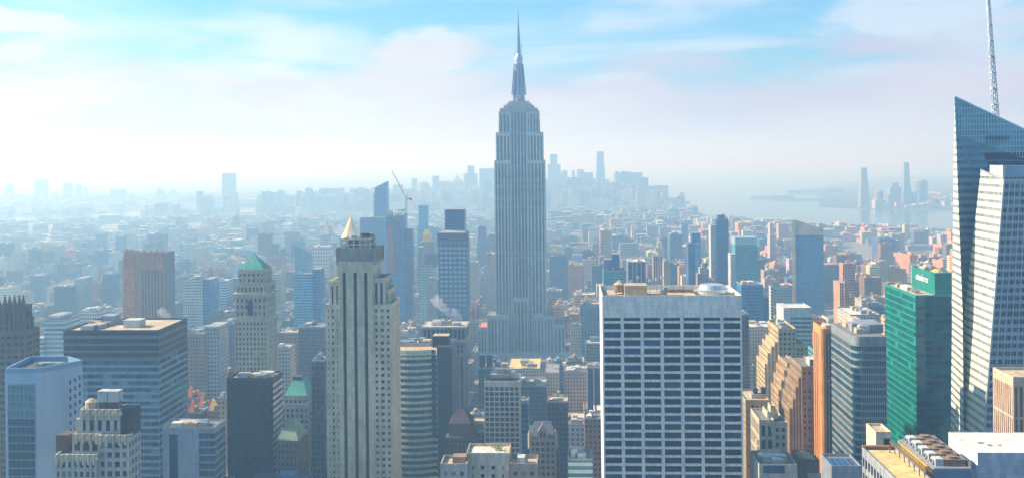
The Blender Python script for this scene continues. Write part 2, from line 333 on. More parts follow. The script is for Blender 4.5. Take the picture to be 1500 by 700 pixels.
def crane(parent, p0, zt, jib, w=1.6, m=REDP, name='crane', cnt=None):
    """tower crane: mast from p0 up to zt, luffing jib vector"""
    x, y, z0 = p0; b = MB()
    for a, c in ((-1, -1), (1, -1), (1, 1), (-1, 1)): b.bar((x + a * w / 2, y + c * w / 2, z0), (x + a * w / 2, y + c * w / 2, zt), .3)
    n = int((zt - z0) / w / 1.3)
    for k in range(n):
        za, zb = z0 + k * (zt - z0) / n, z0 + (k + 1) * (zt - z0) / n; sg = 1 if k % 2 else -1
        b.bar((x - sg * w / 2, y - w / 2, za), (x + sg * w / 2, y - w / 2, zb), .18); b.bar((x - w / 2, y - sg * w / 2, za), (x - w / 2, y + sg * w / 2, zb), .18)
    b.build('mast', m, parent)
    b = MB(); A = Vector((x, y, zt)); T = A + Vector(jib); nrm = Vector((0, 1, 0)); up = Vector(jib).cross(nrm).normalized()
    if up.z < 0: up = -up
    ln = Vector(jib).length; n = int(ln / 3)
    for o in (nrm * .9, -nrm * .9, up * 1.6): b.bar(A + o, T + o * .3, .32)
    for k in range(n):
        f0, f1 = k / n, (k + 1) / n; q0, q1 = A.lerp(T, f0), A.lerp(T, f1); s0, s1 = 1 - .7 * f0, 1 - .7 * f1
        b.bar(q0 + nrm * .9 * s0, q1 + up * 1.6 * s1, .16); b.bar(q0 - nrm * .9 * s0, q1 + up * 1.6 * s1, .16)
    b.build('jib', m, parent)
    b = MB(); back = -Vector((jib[0], jib[1], 0)).normalized() if abs(jib[0]) + abs(jib[1]) > .1 else Vector((-1, 0, 0))
    b.bar(A, A + back * 8 + Vector((0, 0, .6)), 1.6); b.bar(A, A + back * 3 + Vector((0, 0, 9)), .5); b.bar(A + back * 3 + Vector((0, 0, 9)), A + Vector(jib) * .8, .15); b.bar(A + back * 3 + Vector((0, 0, 9)), A + back * 8, .15)
    b.build('counter_jib', m, parent)
    MB().box(x + .9, x + 2.6, y - 1.6, y + .2, zt - 1, zt + 1.4).build('cab', MET, parent)
    c = A + back * 7; MB().box(c.x - 1.4, c.x + 1.4, c.y - .9, c.y + .9, zt - 2.4, zt + .2).build('counterweight', DKM, parent)

# ================================================================== SETTING
g = MB(); g.poly([(-60000, -2000, -1.2), (60000, -2000, -1.2), (60000, 70000, -1.2), (-60000, 70000, -1.2)])
mw = bpy.data.materials.new('water'); mw.use_nodes = True; t = mw.node_tree; b_ = t.nodes['Principled BSDF']
b_.inputs['Base Color'].default_value = (.03, .07, .08, 1); b_.inputs['Roughness'].default_value = .18
nz = nnode(t, 'ShaderNodeTexNoise'); nz.inputs['Scale'].default_value = .02; nz.inputs['Detail'].default_value = 6
tcw = nnode(t, 'ShaderNodeTexCoord'); t.links.new(tcw.outputs['Object'], nz.inputs['Vector'])
bm_ = nnode(t, 'ShaderNodeBump'); bm_.inputs['Strength'].default_value = .35; bm_.inputs['Distance'].default_value = 3; t.links.new(nz.outputs[0], bm_.inputs['Height']); t.links.new(bm_.outputs[0], b_.inputs['Normal'])
tag(g.build('water', mw), kind='structure')
LANDS = dict(
    manhattan=[(1800, -1500), (1560, 2500), (1480, 3500), (1180, 3950), (900, 4500), (880, 5300), (640, 6900), (250, 7300), (-100, 7000), (-560, 6300), (-1300, 5600), (-2300, 5000), (-3200, 4300), (-3200, 2600), (-2600, 1000), (-2600, -1500)],
    brooklyn=[(500, 60000), (700, 9600), (200, 8300), (-700, 7200), (-1600, 6350), (-2500, 5300), (-3400, 4400), (-3400, 2600), (-2800, -1500), (-50000, -1500), (-50000, 60000)],
    jersey=[(2700, -1500), (2500, 4600), (1750, 5200), (1600, 5500), (1950, 6600), (2300, 8200), (5000, 14000), (50000, 30000), (50000, -1500)])
def inside(poly, x, y):
    c = False; n = len(poly)
    for i in range(n):
        (x1, y1), (x2, y2) = poly[i], poly[i - 1]
        if (y1 > y) != (y2 > y) and x < (x2 - x1) * (y - y1) / (y2 - y1) + x1: c = not c
    return c
lm = mat('city_ground', (.10, .10, .10), .95, 0, .4, .01, False)
for k, pts in LANDS.items():
    a2 = sum(pts[i - 1][0] * pts[i][1] - pts[i][0] * pts[i - 1][1] for i in range(len(pts)))
    if a2 < 0: pts = pts[::-1]
    m = MB(); m.prism(pts, -3, 0); tag(m.build('ground', lm), kind='structure')
# far land seen as a strip across the harbour, and low harbour islands
isl = mat('island_green', (.08, .10, .06), .95)
for nm_, (xa, xb, D, h) in {'a': (1098, 1165, 6700, 20), 'b': (1130, 1242, 6300, 10), 'c': (1150, 1240, 7600, 25)}.items():
    p0, p1 = at(xa, 290, D), at(xb, 290, D); n = 16; lo, hi = [], []
    for i in range(n):
        a = 2 * math.pi * i / n; x = (p0.x + p1.x) / 2 + math.cos(a) * (p1.x - p0.x) / 2; y = D + 60 * math.sin(a) * (1 + .3 * math.sin(3 * a))
        lo.append((x, y, -2)); hi.append((x * .9 + (p0.x + p1.x) * .05, D + (y - D) * .6, h * (.6 + .4 * random.random())))
    tag(MB().loft(lo, hi).build('island', isl), kind='structure')
asph = mat('asphalt', (.05, .05, .052), .9, 0, .3, .05, False); pave = mat('pavement', (.28, .27, .25), .9, 0, .3, .1, False); wht = mat('road_paint', (.75, .75, .70), .7)
AV = [-2840, -2560, -2280, -2000, -1720, -1450, -1170, -950, -750, -560, -410, -262, -96, 185, 466, 747, 1028, 1310, 1590]    # avenue lines in grid metres
def g2w(a, d): return a * UV_R[0] + d * UV_U[0], a * UV_R[1] + d * UV_U[1]
road, lane, pv = MB(), MB(), MB()
def gquad(mb, a0, a1, d0, d1, z): mb.poly([(a0, d0, z), (a1, d0, z), (a1, d1, z), (a0, d1, z)])
for a in AV:
    for d in range(300, 5200, 80):
        if inside(LANDS['manhattan'], *g2w(a, d)) and inside(LANDS['manhattan'], *g2w(a, d + 80)):
            gquad(road, a - 11, a + 11, d, d + 80, .006)
            if d < 2600:
                for k in (-5.5, 0, 5.5):
                    for q in range(0, 80, 10): gquad(lane, a + k - .12, a + k + .12, d + q, d + q + 5, .012)
                for k in range(-9, 10, 2): gquad(lane, a + k, a + k + .9, d + 12, d + 15, .012)
ST = list(range(300, 7300, 80))
for i in range(len(AV) - 1):
    for d in ST:
        a0, a1 = AV[i] + 13, AV[i + 1] - 13
        if d < 4600 and inside(LANDS['manhattan'], *g2w((a0 + a1) / 2, d + 40)): pv.box(a0 - 3, a1 + 3, d + 7, d + 73, .004, .15)
for nm_, mb, mt in (('road', road, asph), ('road_marking', lane, wht), ('pavement', pv, pave)):
    o = mb.build(nm_, mt); o.rotation_euler = (0, 0, -TH); tag(o, kind='structure')
# ================================================================== THE LARGE BUILDINGS
BL = []
def B(*a, **k): b = Bld(*a, **k); BL.append(b); return b
def empire():
    b = B('skyscraper', 'tallest tower, grey limestone with stepped shoulders, silver crown and long needle mast', 'skyscraper', 724, 798, 236, 1300, 45, 528, noun='tallest needle-topped tower', foot=(-30, 95, -20, 70))
    X, Z = b.X, b.Z
    gl = (facade('window_strip_blue', (.08, .11, .16), (.012, .035, .09), 60, 3.7, 1, .62, gm=.2), facade('window_strip_grey', (.13, .15, .19), (.03, .06, .11), 60, 3.7, 1, .6, gm=.2))
    kw = dict(span=0, floor=999, glass=gl, wall=mat('empire_limestone', (.66, .70, .66)), win='window_strip', rec=.8, toph=3.5, roof=RGREY, par=1)
    def tier(x0, x1, top, dy, dep, z0=0, bay=4.3, f='flr', pier=2.0, **q):
        kk = dict(kw); kk.update(q); b.grid(X(x0, dy, 300), X(x1, dy, 300), dy, dep, z0, Z(top, dy), bay=bay, pier=pier, faces=f, **kk)
    zs = Z(236)
    # shaft: two wings and a recessed middle, then the wide lower blocks in front
    b.grid(0, X(748), 0, 42, 0, zs, bay=4.3, pier=1.9, faces='fl', **kw)
    b.grid(X(772), b.w, 0, 42, 0, zs, bay=4.3, pier=1.9, faces='fr', **kw)
    b.grid(X(748) + .02, X(772) - .02, 4, 42, 0, Z(160), bay=4.2, pier=1.5, faces='f', **kw)
    b.grid(X(750), X(771), -4, 3.9, 0, Z(437), bay=4.2, pier=1.6, faces='flr', **kw)
    b.grid(X(726.5), X(748) - .03, 2, 40, zs, Z(195), bay=4.3, pier=1.9, faces='fl', **kw)
    b.grid(X(772) + .03, X(795.5), 2, 40, zs, Z(195), bay=4.3, pier=1.9, faces='fr', **kw)
    b.grid(X(731), X(748) - .03, 4, 38, Z(195), Z(163), bay=4.3, pier=2.1, faces='fl', **kw)
    b.grid(X(772) + .03, X(790), 4, 38, Z(195), Z(163), bay=4.3, pier=2.1, faces='fr', **kw)
    tier(712, 727, 463, -8, 30, f='fl'); tier(727.2, 742, 463, -7, -.01, f='f'); tier(780, 795, 461, -7, -.01, f='f'); tier(795.2, 809, 463, -8, 30, f='fr')
    tier(698, 711.8, 480, -10, 40, f='fl', roof=mat('rust_roof', (.66, .24, .08), .9)); tier(809.2, 826, 476, -10, 40, f='fr')
    b.solid(X(690), X(832), -14, 55, 0, 24, mat('empire_limestone', (.5, .47, .4)))
    zc = Z(163); mc = (X(748) + X(772)) / 2; hw = lambda px: px / 1.18
    silver = mat('silver_crown', (.48, .52, .56), .4, .6); pale = mat('pale_crown', (.55, .56, .54))
    m = MB(); z = zc - 1
    for w_, y_, zz in ((23, 17, 4), (18.5, 14.5, 7.5), (15.5, 12.5, 10), (12.5, 11, 13)):
        m.box(mc - w_, mc + w_, 21 - y_, 21 + y_, z, zc + zz - .3, 0); m.box(mc - w_ - .4, mc + w_ + .4, 21 - y_ - .4, 21 + y_ + .4, zc + zz - .3, zc + zz); z = zc + zz
    m.build('crown', pale, b.e)
    z0, z1 = zc + 13, Z(86); mast = MB()
    rr = lambda f: 3.2 * (1 - f) ** 1.8 + 4.9
    for k in range(12):
        f0, f1 = k / 12, (k + 1) / 12; mast.cyl(mc, 21, z0 + (z1 - z0) * f0, z0 + (z1 - z0) * f1, rr(f0), rr(f1), 16)
    for k in range(4):
        a = math.pi / 4 + k * math.pi / 2; mast.bar((mc + 9 * math.cos(a), 21 + 9 * math.sin(a), z0), (mc + 5 * math.cos(a), 21 + 5 * math.sin(a), z1 - 14), 2.2)
    mo = mast.build('mooring_mast', silver, b.e)
    m = MB()
    for k in range(8):
        a = k * math.pi / 4 + .2; m.bar((mc + 9 * math.cos(a), 21 + 9 * math.sin(a), z0 + 8), (mc + 5.4 * math.cos(a), 21 + 5.4 * math.sin(a), z1 - 5), 1.1)
    m.build('mast_window', G1, mo)
    m = MB(); m.cyl(mc, 21, z1, z1 + 4, 5.6, 5.2, 16); m.cyl(mc, 21, z1 + 4, z1 + 8, 4.4, 2.4, 16); m.build('dome', silver, b.e)
    m = MB(); zt = Z(12); zz = z1 + 8
    for r0, r1, f0, f1 in ((2.8, 2.6, 0, .22), (2.2, 2.0, .22, .45), (1.6, 1.4, .45, .62), (1.05, .8, .62, .82), (.6, .35, .82, 1)):
        m.cyl(mc, 21, zz + (zt - zz) * f0, zz + (zt - zz) * f1, r0, r1, 8)
    for k in range(14):
        h = zz + (zt - zz) * (.03 + k * .055); m.cyl(mc, 21, h, h + .8, 2.9 - k * .16, None, 8)
    m.bar((mc + 4, 21, zz - 6), (mc + 4, 21, zz + 14), .5); m.bar((mc - 4.6, 21, zz - 10), (mc - 4.6, 21, zz + 3), .4)
    for k in range(10):
        x = mc + (k - 4.5) * 4.6; m.bar((x, 6, zc + 2), (x, 6, zc + 6 + (k % 3) * 2.5), .45)
    m.build('antenna', mat('antenna_steel', (.22, .30, .40), .5, .4), b.e)
    MB().cyl(mc, 21 - 12, zc + 13, zc + 15.5, 3.2, 3.2, 10).build('red_beacon', mat('beacon_red', (.7, .06, .04), .4), b.e)
    # fins that step in under the crown
    m = MB()
    for px in (731, 736, 784, 789): m.box(X(px), X(px) + 2.2, 1.6, 3.9, Z(195), Z(176))
    m.build('shoulder_fin', pale, b.e)
empire()

def grace():
    b = B('office_tower', 'white gridded office slab with dark ribbon windows and a blank top band', 'office tower', 882, 1086.5, 439, 516, 42, noun='white gridded slab', foot=(-4, 75, -4, 46))
    w, h = b.w, b.h; D = 42; wall = mat('travertine', (.84, .84, .76), .7, 0, .1, .05)
    zb = b.Z(465); nb = 7; bw = w / nb; fh = 24.6 / 1534 * 516 / 2 * 1.0
    fh = 12.25 / 1534 * 516
    m = MB(); m.box(.5, w - .5, .9, D, 0, zb + 2); m.build('core', G0, b.e)
    m = MB()
    m.box(0, .5, .9, D, 0, h - .3); m.box(w - .5, w, .9, D, 0, h - .3)
    for k in range(nb + 1): x = k * bw; m.box(max(0, x - .8), min(w, x + .8), 0, .95, 0, zb)
    n = int(zb / fh) - 1
    for k in range(n): 
        z = zb - 2.1 - k * fh; m.box(.2, w - .2, .12, .93, z - fh * .15, z + fh * .15)
    for k in range(nb): m.box(k * bw + .06, (k + 1) * bw - .06, 0, .9, zb, h - .01)
    m.box(.1, w - .1, .15, .95, zb + .01, h - .02)
    m.build('wall', wall, b.e)
    for c in range(nb):
        for k in range(n):
            z = zb - 2.1 - k * fh
            hh = fh * .70
            for q in range(1): b.win.append(((c + .5) * bw, .75, z - fh * .5, bw - 1.5, hh, True, random.choices((GDEEP, G0, G1, G2), (10, 6, 1.5, .3))[0], 'window_band', 'f'))
    for c in range(nb): b.win.append(((c + .5) * bw, .7, zb - .7, bw - 1.5, 1.4, True, GDEEP, 'window_band', 'f'))
    m = MB()
    for c in range(nb):
        for q in range(1, 5): m.box(c * bw + q * bw / 5 - .05, c * bw + q * bw / 5 + .05, .62, .72, 0, zb)
    m.build('mullion', BLK, b.e)
    b.roof(0, w, 0, D, h, RTAN, 2.2, wall)
    z = h
    b.box('rooftop_unit', RTAN, X1 := b.X(915, 14), b.X(948, 14), 14, 25, z + .13, z + 5.5)
    b.tank(b.X(908, 20), 22, z + .1, 3.0, 3.6, leg=1.5)
    m = MB(); cx, cy = b.X(1044, 22), 22
    for r, zz in ((6.6, 2.2), (6.8, 2.5), (6.0, 2.9), (6.1, 4.6), (5.2, 4.9)): pass
    m.cyl(cx, cy, z + .1, z + 2.4, 7.5, 7.5, 24); m.cyl(cx, cy, z + 2.4, z + 2.9, 7.9, 7.9, 24); m.cyl(cx - .5, cy, z + 2.9, z + 5, 6.4, 5.8, 24); m.build('cooling_dome', mat('dome_metal', (.62, .66, .68), .3, .5), b.e)
    m = MB(); m.box(b.X(1022, 10), b.X(1033, 10), 8, 30, z + .13, z + .5); m.build('skylight', BLK, b.e)
    m = MB(); m.box(b.X(1060, 10), b.X(1072, 10), 8, 34, z + .13, z + .5)
    m.build('skylight', BLK, b.e)
    m = MB()
    for k in range(5): m.box(b.X(1060, 10), b.X(1072, 10), 9.5 + k * 5, 10.1 + k * 5, z + .5, z + 1.1)
    m.build('roof_beam', RTAN, b.e)
    for k, px in enumerate((967, 972)): b.box('rooftop_unit', (MET, GREYP)[k], b.X(px, 16), b.X(px, 16) + 1.7, 14, 19 + k, z + .13, z + 3.5 + k)
    m = MB(); m.box(b.X(885, 16), b.X(905, 16), 10, 11, z + .13, z + 1.2); m.box(b.X(955, 16), b.X(1000, 16), 9, 9.6, z + .13, z + 1.3); m.box(b.X(975, 16), b.X(1020, 16), 28, 29, z + .13, z + 1.6); m.build('roof_pipe', WOOD, b.e)
    for px, hh in ((925, 4), (935, 6), (952, 4.5), (962, 5), (970, 6)):
        MB().bar((b.X(px, 30), 30, z), (b.X(px, 30), 30, z + hh + 2), .3).cyl(b.X(px, 30), 30, z + hh + 1.2, z + hh + 2.6, .8, .5, 8).build('vent_stack', MET, b.e)
grace()

def five_hundred():
    b = B('skyscraper', 'pale stone art deco tower with three dark vertical stripes, nearer than the needle-topped tower', 'skyscraper', 476, 573, 449, 580, 30, noun='pale tower with three dark stripes')
    X, Z = b.X, b.Z; st = mat('deco_stone', (.66, .60, .42)); sb = (G0, G0, G2)
    z1 = Z(449)
    kw = dict(bay=3.2, floor=3.55, pier=1.7, span=1.9, rec=.5, glass=(G0, GDEEP, G2), gw=(5, 3, 1.4), wall=st, toph=1.5)
    b.grid(0, X(497), 1.2, 30, 0, z1, faces='fl', **kw); b.grid(X(545), X(573), 1.2, 30, 0, z1, faces='fr', **kw)
    # shoulders above the wings
    b.grid(X(481), X(497), 2.5, 26, z1, Z(415), bay=3.6, floor=14, pier=1.6, span=1, rec=.6, faces='fl', glass=(G0,), wall=st, toph=1.5)
    b.grid(X(545), X(563), 2.5, 26, z1, Z(411), bay=3.6, floor=14, pier=1.6, span=1, rec=.6, faces='fr', glass=(G0,), wall=st, toph=1.5)
    b.grid(X(563) + .02, X(569), 5, 24, z1, Z(428), bay=3.6, floor=10, pier=1.2, span=1, rec=.6, faces='fr', glass=(G0,), wall=st)
    # middle slab with three deep slots
    zt = Z(383); x0, x1 = X(496), X(546); edges = [x0]
    for px in (504.5, 520.5, 536): edges += [X(px) - .95, X(px) + .95]
    edges.append(x1); m = MB()
    for k in range(0, len(edges), 2): m.box(edges[k], edges[k + 1], 0, 3, 0, zt)
    m.box(x0, x1, 3, 28, 0, zt - .02)
    for k in range(3): a, c = edges[1 + 2 * k], edges[2 + 2 * k]; m.box(a - .01, c + .01, 0.02, 3, Z(398), zt - .01); m.frus(a - .3, c + .3, -.5, 0, Z(399), Z(384), .05, .05)
    m.build('wall', st, b.e)
    for k in range(3):
        a, c = edges[1 + 2 * k], edges[2 + 2 * k]
        MB().box(a, c, 2.6, 2.98, 0, Z(398) - .01).build('window_strip', GDEEP, b.e)
    # fluted crown
    za, zb = zt, Z(364); m = MB(); m.box(X(492), X(551), 1, 27, Z(388), za + .01); m.box(X(493), X(550), 1.6, 26, za, zb)
    n = 22; wd = X(551) - X(492)
    for k in range(n): xx = X(492) + wd * (k + .5) / n; m.box(xx - .42, xx + .42, .9, 1.8, za, zb + (.9 if k % 3 == 1 else .3))
    for k in range(10): yy = 2 + k * 2.5; m.box(X(551) - .6, X(551) + .4, yy, yy + 1, za, zb + .4)
    m.build('crown', mat('crown_stone', (.36, .36, .32)), b.e)
    b.box('roof', RDARK, X(494), X(549), 2, 25.5, zb + .01, zb + .1)
    zc = zb + .1; m = MB()
    for px in (499, 508, 517, 526, 535, 541):
        m.bar((X(px), 4, zc), (X(px), 4, Z(350)), .6); m.bar((X(px), 20, zc), (X(px), 20, Z(350)), .6)
    for zz in (Z(360), Z(352)): m.box(X(498), X(542), 3.6, 4.2, zz, zz + .7); m.box(X(498), X(542), 19.8, 20.4, zz, zz + .7); m.box(X(498), X(498) + .6, 4, 20, zz, zz + .7); m.box(X(542) - .6, X(542), 4, 20, zz, zz + .7)
    m.build('roof_frame', CREAM, b.e)
    b.box('rooftop_unit', DKM, X(504), X(520), 8, 16, zc, Z(352)); b.box('rooftop_unit', GREYP, X(523), X(537), 7, 15, zc, Z(349))
    MB().cyl(X(530), 10, Z(349), Z(343), 2.6, 2.6, 14).build('rooftop_unit', DKM, b.e); MB().cyl(X(540), 12, zc, Z(344), 1.6, 1.6, 14).build('rooftop_unit', GREYP, b.e)
    MB().cyl(X(512), 12, Z(352), Z(347), 2.4, 2.2, 14).build('rooftop_unit', MET, b.e)
five_hundred()

def dark_slab():
    b = B('office_tower', 'wide banded slab with dark top stripes and blue window rows, tan roof', 'office tower', 92, 232, 486, 560, 43, noun='wide dark-topped banded slab')
    X, Z = b.X, b.Z; zt = Z(486); z3 = Z(527)
    b.grid(0, b.w, 0, 43, 0, z3, bay=4.3, floor=10.0 / 1534 * 560, pier=.14, span=1.45, rec=.3, faces='fr', glass=(G3, G1, GDEEP, GCY), gw=(5, 4, 3, 1), wall=mat('blue_spandrel', (.20, .32, .40), .4), roof=None, toph=.3, proud='s')
    m = MB(); m.box(.3, b.w - .3, .3, 43, z3, zt - .05); m.build('wall', BLK, b.e)
    for k in range(4):
        z = z3 + (zt - z3) * (k + .05) / 4; MB().box(-.05, b.w + .05, -.05, 43, z, z + 1.3 + (.5 if k == 3 else 0)).build('spandrel_band', mat('dark_band', (.16, .17, .19), .5), b.e)
    b.roof(0, b.w, 0, 43, zt, RTAN, 1.1, DKM)
    b.box('bulkhead', WHITEC, X(182, 15), X(206, 15), 14, 22, zt + .13, zt + 4.2); b.box('bulkhead', GREYP, X(148, 24), X(166, 24), 24, 34, zt + .13, zt + 5)
    b.units(X(100, 8), X(150, 8), 4, 30, zt, 9, 3, None, 2.2); b.units(X(155, 30), X(175, 30), 32, 40, zt, 4, 4)
dark_slab()

def blue_block():
    b = B('office_tower', 'pale blue panelled block with sunken dark roof at the lower left corner', 'office tower', 7, 54, 541, 430, 24, noun='pale blue block', foot=(-2, 36, -2, 26))
    zt = b.Z(541); P = lambda px, D: (lambda v: (v.x, v.y))(at(px, 541, D))
    def loc(px, D):
        x, y = P(px, D); dx, dy = x - b.O[0], y - b.O[1]; return dx * b.r[0] + dy * b.r[1], dx * b.u[0] + dy * b.u[1]
    pts = [(0, 0), (b.w, 0), loc(62, 431), loc(121, 446), loc(101, 456), loc(44, 456)]
    MB().prism(pts, 0, zt - 1.5).build('wall', mat('pale_blue_panel', (.36, .50, .62), .45, .1), b.e)
    m = MB(); k = len(pts); c = (sum(p[0] for p in pts) / k, sum(p[1] for p in pts) / k)
    for i in range(k):
        p, q = pts[i], pts[(i + 1) % k]; d = Vector((q[0] - p[0], q[1] - p[1])).normalized(); nn = Vector((-d.y, d.x)) * .7
        m.prism([p, q, (q[0] + nn.x, q[1] + nn.y), (p[0] + nn.x, p[1] + nn.y)], zt - 1.49, zt + .6)
    m.build('parapet', BLUEP, b.e)
    MB().prism([(c[0] + (x - c[0]) * .94, c[1] + (y - c[1]) * .9) for x, y in pts], zt - 1.5, zt - 1.3).build('roof', RDARK, b.e)
    b.units(c[0] - 4, c[0] + 8, c[1] - 3, c[1] + 3, zt - 1.3, 6, 5, MET, 1.6)
    # recessed glass field on the left face
    n = 22; x0, x1 = b.w * .1, b.w * .93
    for k in range(n):
        z = zt - 6.5 - k * 3.4
        h = 3.1
        b.win.append(((x0 + x1) / 2, -.12, z - 1.6, x1 - x0, h, True, (GCY if k < 4 else random.choice((G3, G1, G3))), 'window_band', 'f'))
    m = MB()
    for k in range(n + 1): m.box(x0, x1, -.3, -.01, zt - 6.4 - k * 3.4, zt - 6.0 - k * 3.4)
    for k in range(7): xx = x0 + (x1 - x0) * k / 6; m.box(xx - .08, xx + .08, -.32, -.02, zt - 6 - n * 3.4, zt - 6)
    m.build('window_frame', GREYP, b.e)
    # small punched windows on the right face
    p, q = Vector(pts[2]), Vector(pts[3]); d = (q - p).normalized(); nn = Vector((d.y, -d.x)) * .06
    for col in (.68, .80, .92):
        for k in range(12):
            a = p + (q - p) * col + nn; z = zt - 12 - k * 3.4 + col * 5
            m = MB(); e = d * .45; m.poly([(a.x - e.x, a.y - e.y, z), (a.x + e.x, a.y + e.y, z), (a.x + e.x, a.y + e.y, z + 1.7), (a.x - e.x, a.y - e.y, z + 1.7)]); m.build('window', GDEEP, b.e)
blue_block()

def stepped_crown():
    b = B('office_tower', 'grey stone tower top with scalloped stepped crown and paired white roof boxes', 'office tower', 80, 186, 664, 400, 30, noun='scalloped stepped crown')
    X, Z = b.X, b.Z; st = mat('crown_grey_stone', (.56, .52, .45))
    def scal(x0, x1, y0, z, n, r=.9):
        m = MB()
        for k in range(n): xx = x0 + (x1 - x0) * (k + .5) / n; m.box(xx - .35, xx + .35, y0 - .35, y0 + .6, z - 2.8, z + 1.1); m.cyl(xx + (x1 - x0) / n / 2, y0 + .4, z - 1.2, z + .3, r * .8, r * .8, 10)
        m.build('cresting', CREAM, b.e)
    kw = dict(floor=3.6, pier=1.1, span=1.5, rec=.5, glass=(G0, GDEEP, G2), gw=(4, 3, 2), wall=st, par=1.0)
    b.grid(0, X(141), 0, 11, 0, Z(669), bay=2.3, faces='fl', **kw); scal(0, X(141), -.1, Z(669), 8)
    b.grid(X(141) + .02, X(186), 1.5, 13, 0, Z(642), bay=3.1, faces='fr', **kw); scal(X(141), X(186), 1.4, Z(642), 5)
    b.grid(X(100), X(141), 3.2, 13, Z(669), Z(642), bay=3.2, faces='fl', **{**kw, 'floor': 5}); scal(X(102), X(141), 3.0, Z(642), 4)
    b.box('setback', DARKST, X(82, 5), X(100, 5), 5, 12, Z(669), Z(642))
    b.grid(X(108), X(168), 5, 13.5, Z(642), Z(608), bay=3.4, floor=7.5, pier=1.6, span=1.6, rec=.7, faces='fl', glass=(GDEEP,), wall=st, toph=3)
    scal(X(108), X(168), 4.8, Z(608), 6, 1.1)
    b.box('setback', st, X(98), X(108), 7, 12, Z(642), Z(620))
    b.box('setback', mat('dark_mansard', (.06, .07, .08)), X(168), X(187), 6, 12.5, Z(642), Z(602))
    z = Z(607)
    for a, c in ((131, 146), (147, 162)):
        b.box('roof_box', WHITEC, X(a), X(c), 7, 11.5, z + 3.2, z + 7.4)
        b.box('roof_box', DKM, X(a) + .4, X(c) - .4, 7.4, 11.2, z, z + 3.2)
    m = MB(); m.cyl(X(119), 9, z, z + 3, 2.4, 2.2, 12); m.cyl(X(119), 9, z + 3, z + 4.2, 2.5, .8, 12); m.build('rooftop_unit', RTAN, b.e)
    b.box('rooftop_unit', G3, X(150, 7), X(160, 7), 7.5, 9.5, z, z + 1.6)
stepped_crown()

def gothic():
    b = B('skyscraper', 'dark brown gothic tower with five stone pinnacles cut by the left edge', 'skyscraper', -40, 43, 436, 600, 30, noun='dark pinnacled tower')
    X, Z = b.X, b.Z; kw = dict(pier=1.5, span=1.4, rec=.8, glass=(GDEEP,), wall=DARKST)
    b.grid(X(-40), X(30), 2, 13, 0, Z(452), bay=4.2, floor=9, faces='fr', **kw)
    b.grid(X(-42), X(37), 0, 16, 0, Z(487), bay=4.0, floor=3.7, faces='fr', **{**kw, 'span': 1.8})
    b.grid(X(30) + .05, X(34), 3, 12, Z(487), Z(470), bay=4, floor=6, faces='fr', **kw)
    for px in (-14, -5, 4, 11, 18, 25, 31):
        x = X(px); m = MB(); m.box(x - .8, x + .8, 1.4, 3.4, Z(487), Z(447)); m.frus(x - .9, x + .9, 1.4, 3.4, Z(447), Z(432), .12, .12)
        m.build('pinnacle', DARKST, b.e)
    b.units(X(0), X(20), 4, 11, Z(452), 4, 91)
gothic()

def green_pyramid():
    b = B('skyscraper', 'tan stone tower with a bright green copper pyramid roof', 'skyscraper', 343, 391, 420, 770, 26, 553, noun='green pyramid roof tower')
    X, Z = b.X, b.Z; st = mat('mercantile_stone', (.56, .48, .32)); gl = (G0, GDEEP, G2)
    kw = dict(rec=.5, glass=gl, gw=(4, 3, 1), wall=st)
    b.grid(0, b.w, 0, 26, 0, Z(468), bay=2.6, floor=3.7, pier=1.3, span=1.6, faces='fr', **kw)
    b.box('cornice', st, -.6, b.w + .6, -.6, 26.6, Z(470), Z(466)); b.box('cornice', st, -1, b.w + 1, -1, 27, Z(433), Z(429.5))
    b.grid(.5, b.w - .5, .5, 25, Z(466), Z(433), bay=3.4, floor=5, pier=1.5, span=1.9, faces='fr', **kw)
    MB().box(X(362), X(370), .2, .7, Z(462), Z(440)).cyl(X(366), .45, Z(440), Z(440) + .01, .1, .1, 6).build('arched_window', GDEEP, b.e)
    b.grid(X(346, 1.5), X(391, 1.5), 1.6, 24, Z(429.5), Z(417), bay=3, floor=5, pier=1.2, span=1.2, faces='fr', **kw)
    b.grid(X(348, 3), X(388, 3), 3.2, 22, Z(417), Z(397), bay=3.6, floor=4.5, pier=1.7, span=1.9, faces='flr', **kw)
    x0, x1 = X(348.5, 3), X(387, 3); z0, z1 = Z(396.5), Z(375); m = MB(); m.frus(x0 - .4, x1 + .4, 2.8, 22.4, z0, z1, .6, .6)
    m.build('roof', COPPER, b.e)
    m = MB()
    for s_ in (0, 1, 2, 3):
        for k in range(1, 7):
            f = k / 7; cx0 = x0 + (x1 - x0) * f; mx, my = (x0 + x1) / 2, 12.6; p = [(cx0, 2.7), (cx0, 22.5), (x0 - .5, 2.8 + 19.6 * f), (x1 + .5, 2.8 + 19.6 * f)][s_]
            hh = min(f, 1 - f) * 2; q = (p[0] + (mx - p[0]) * 0 if s_ < 2 else p[0] + (mx - p[0]) * hh, p[1] + (my - p[1]) * hh if s_ < 2 else p[1]); m.bar((p[0], p[1], z0 + .1), (q[0], q[1], z0 + (z1 - z0) * hh + .1), .25)
    m.build('roof_rib', COPPER, b.e)
    MB().cyl((x0 + x1) / 2, 12.6, z1 - .5, z1 + 2, .5, .1, 8).build('finial', COPPER, b.e)
green_pyramid()

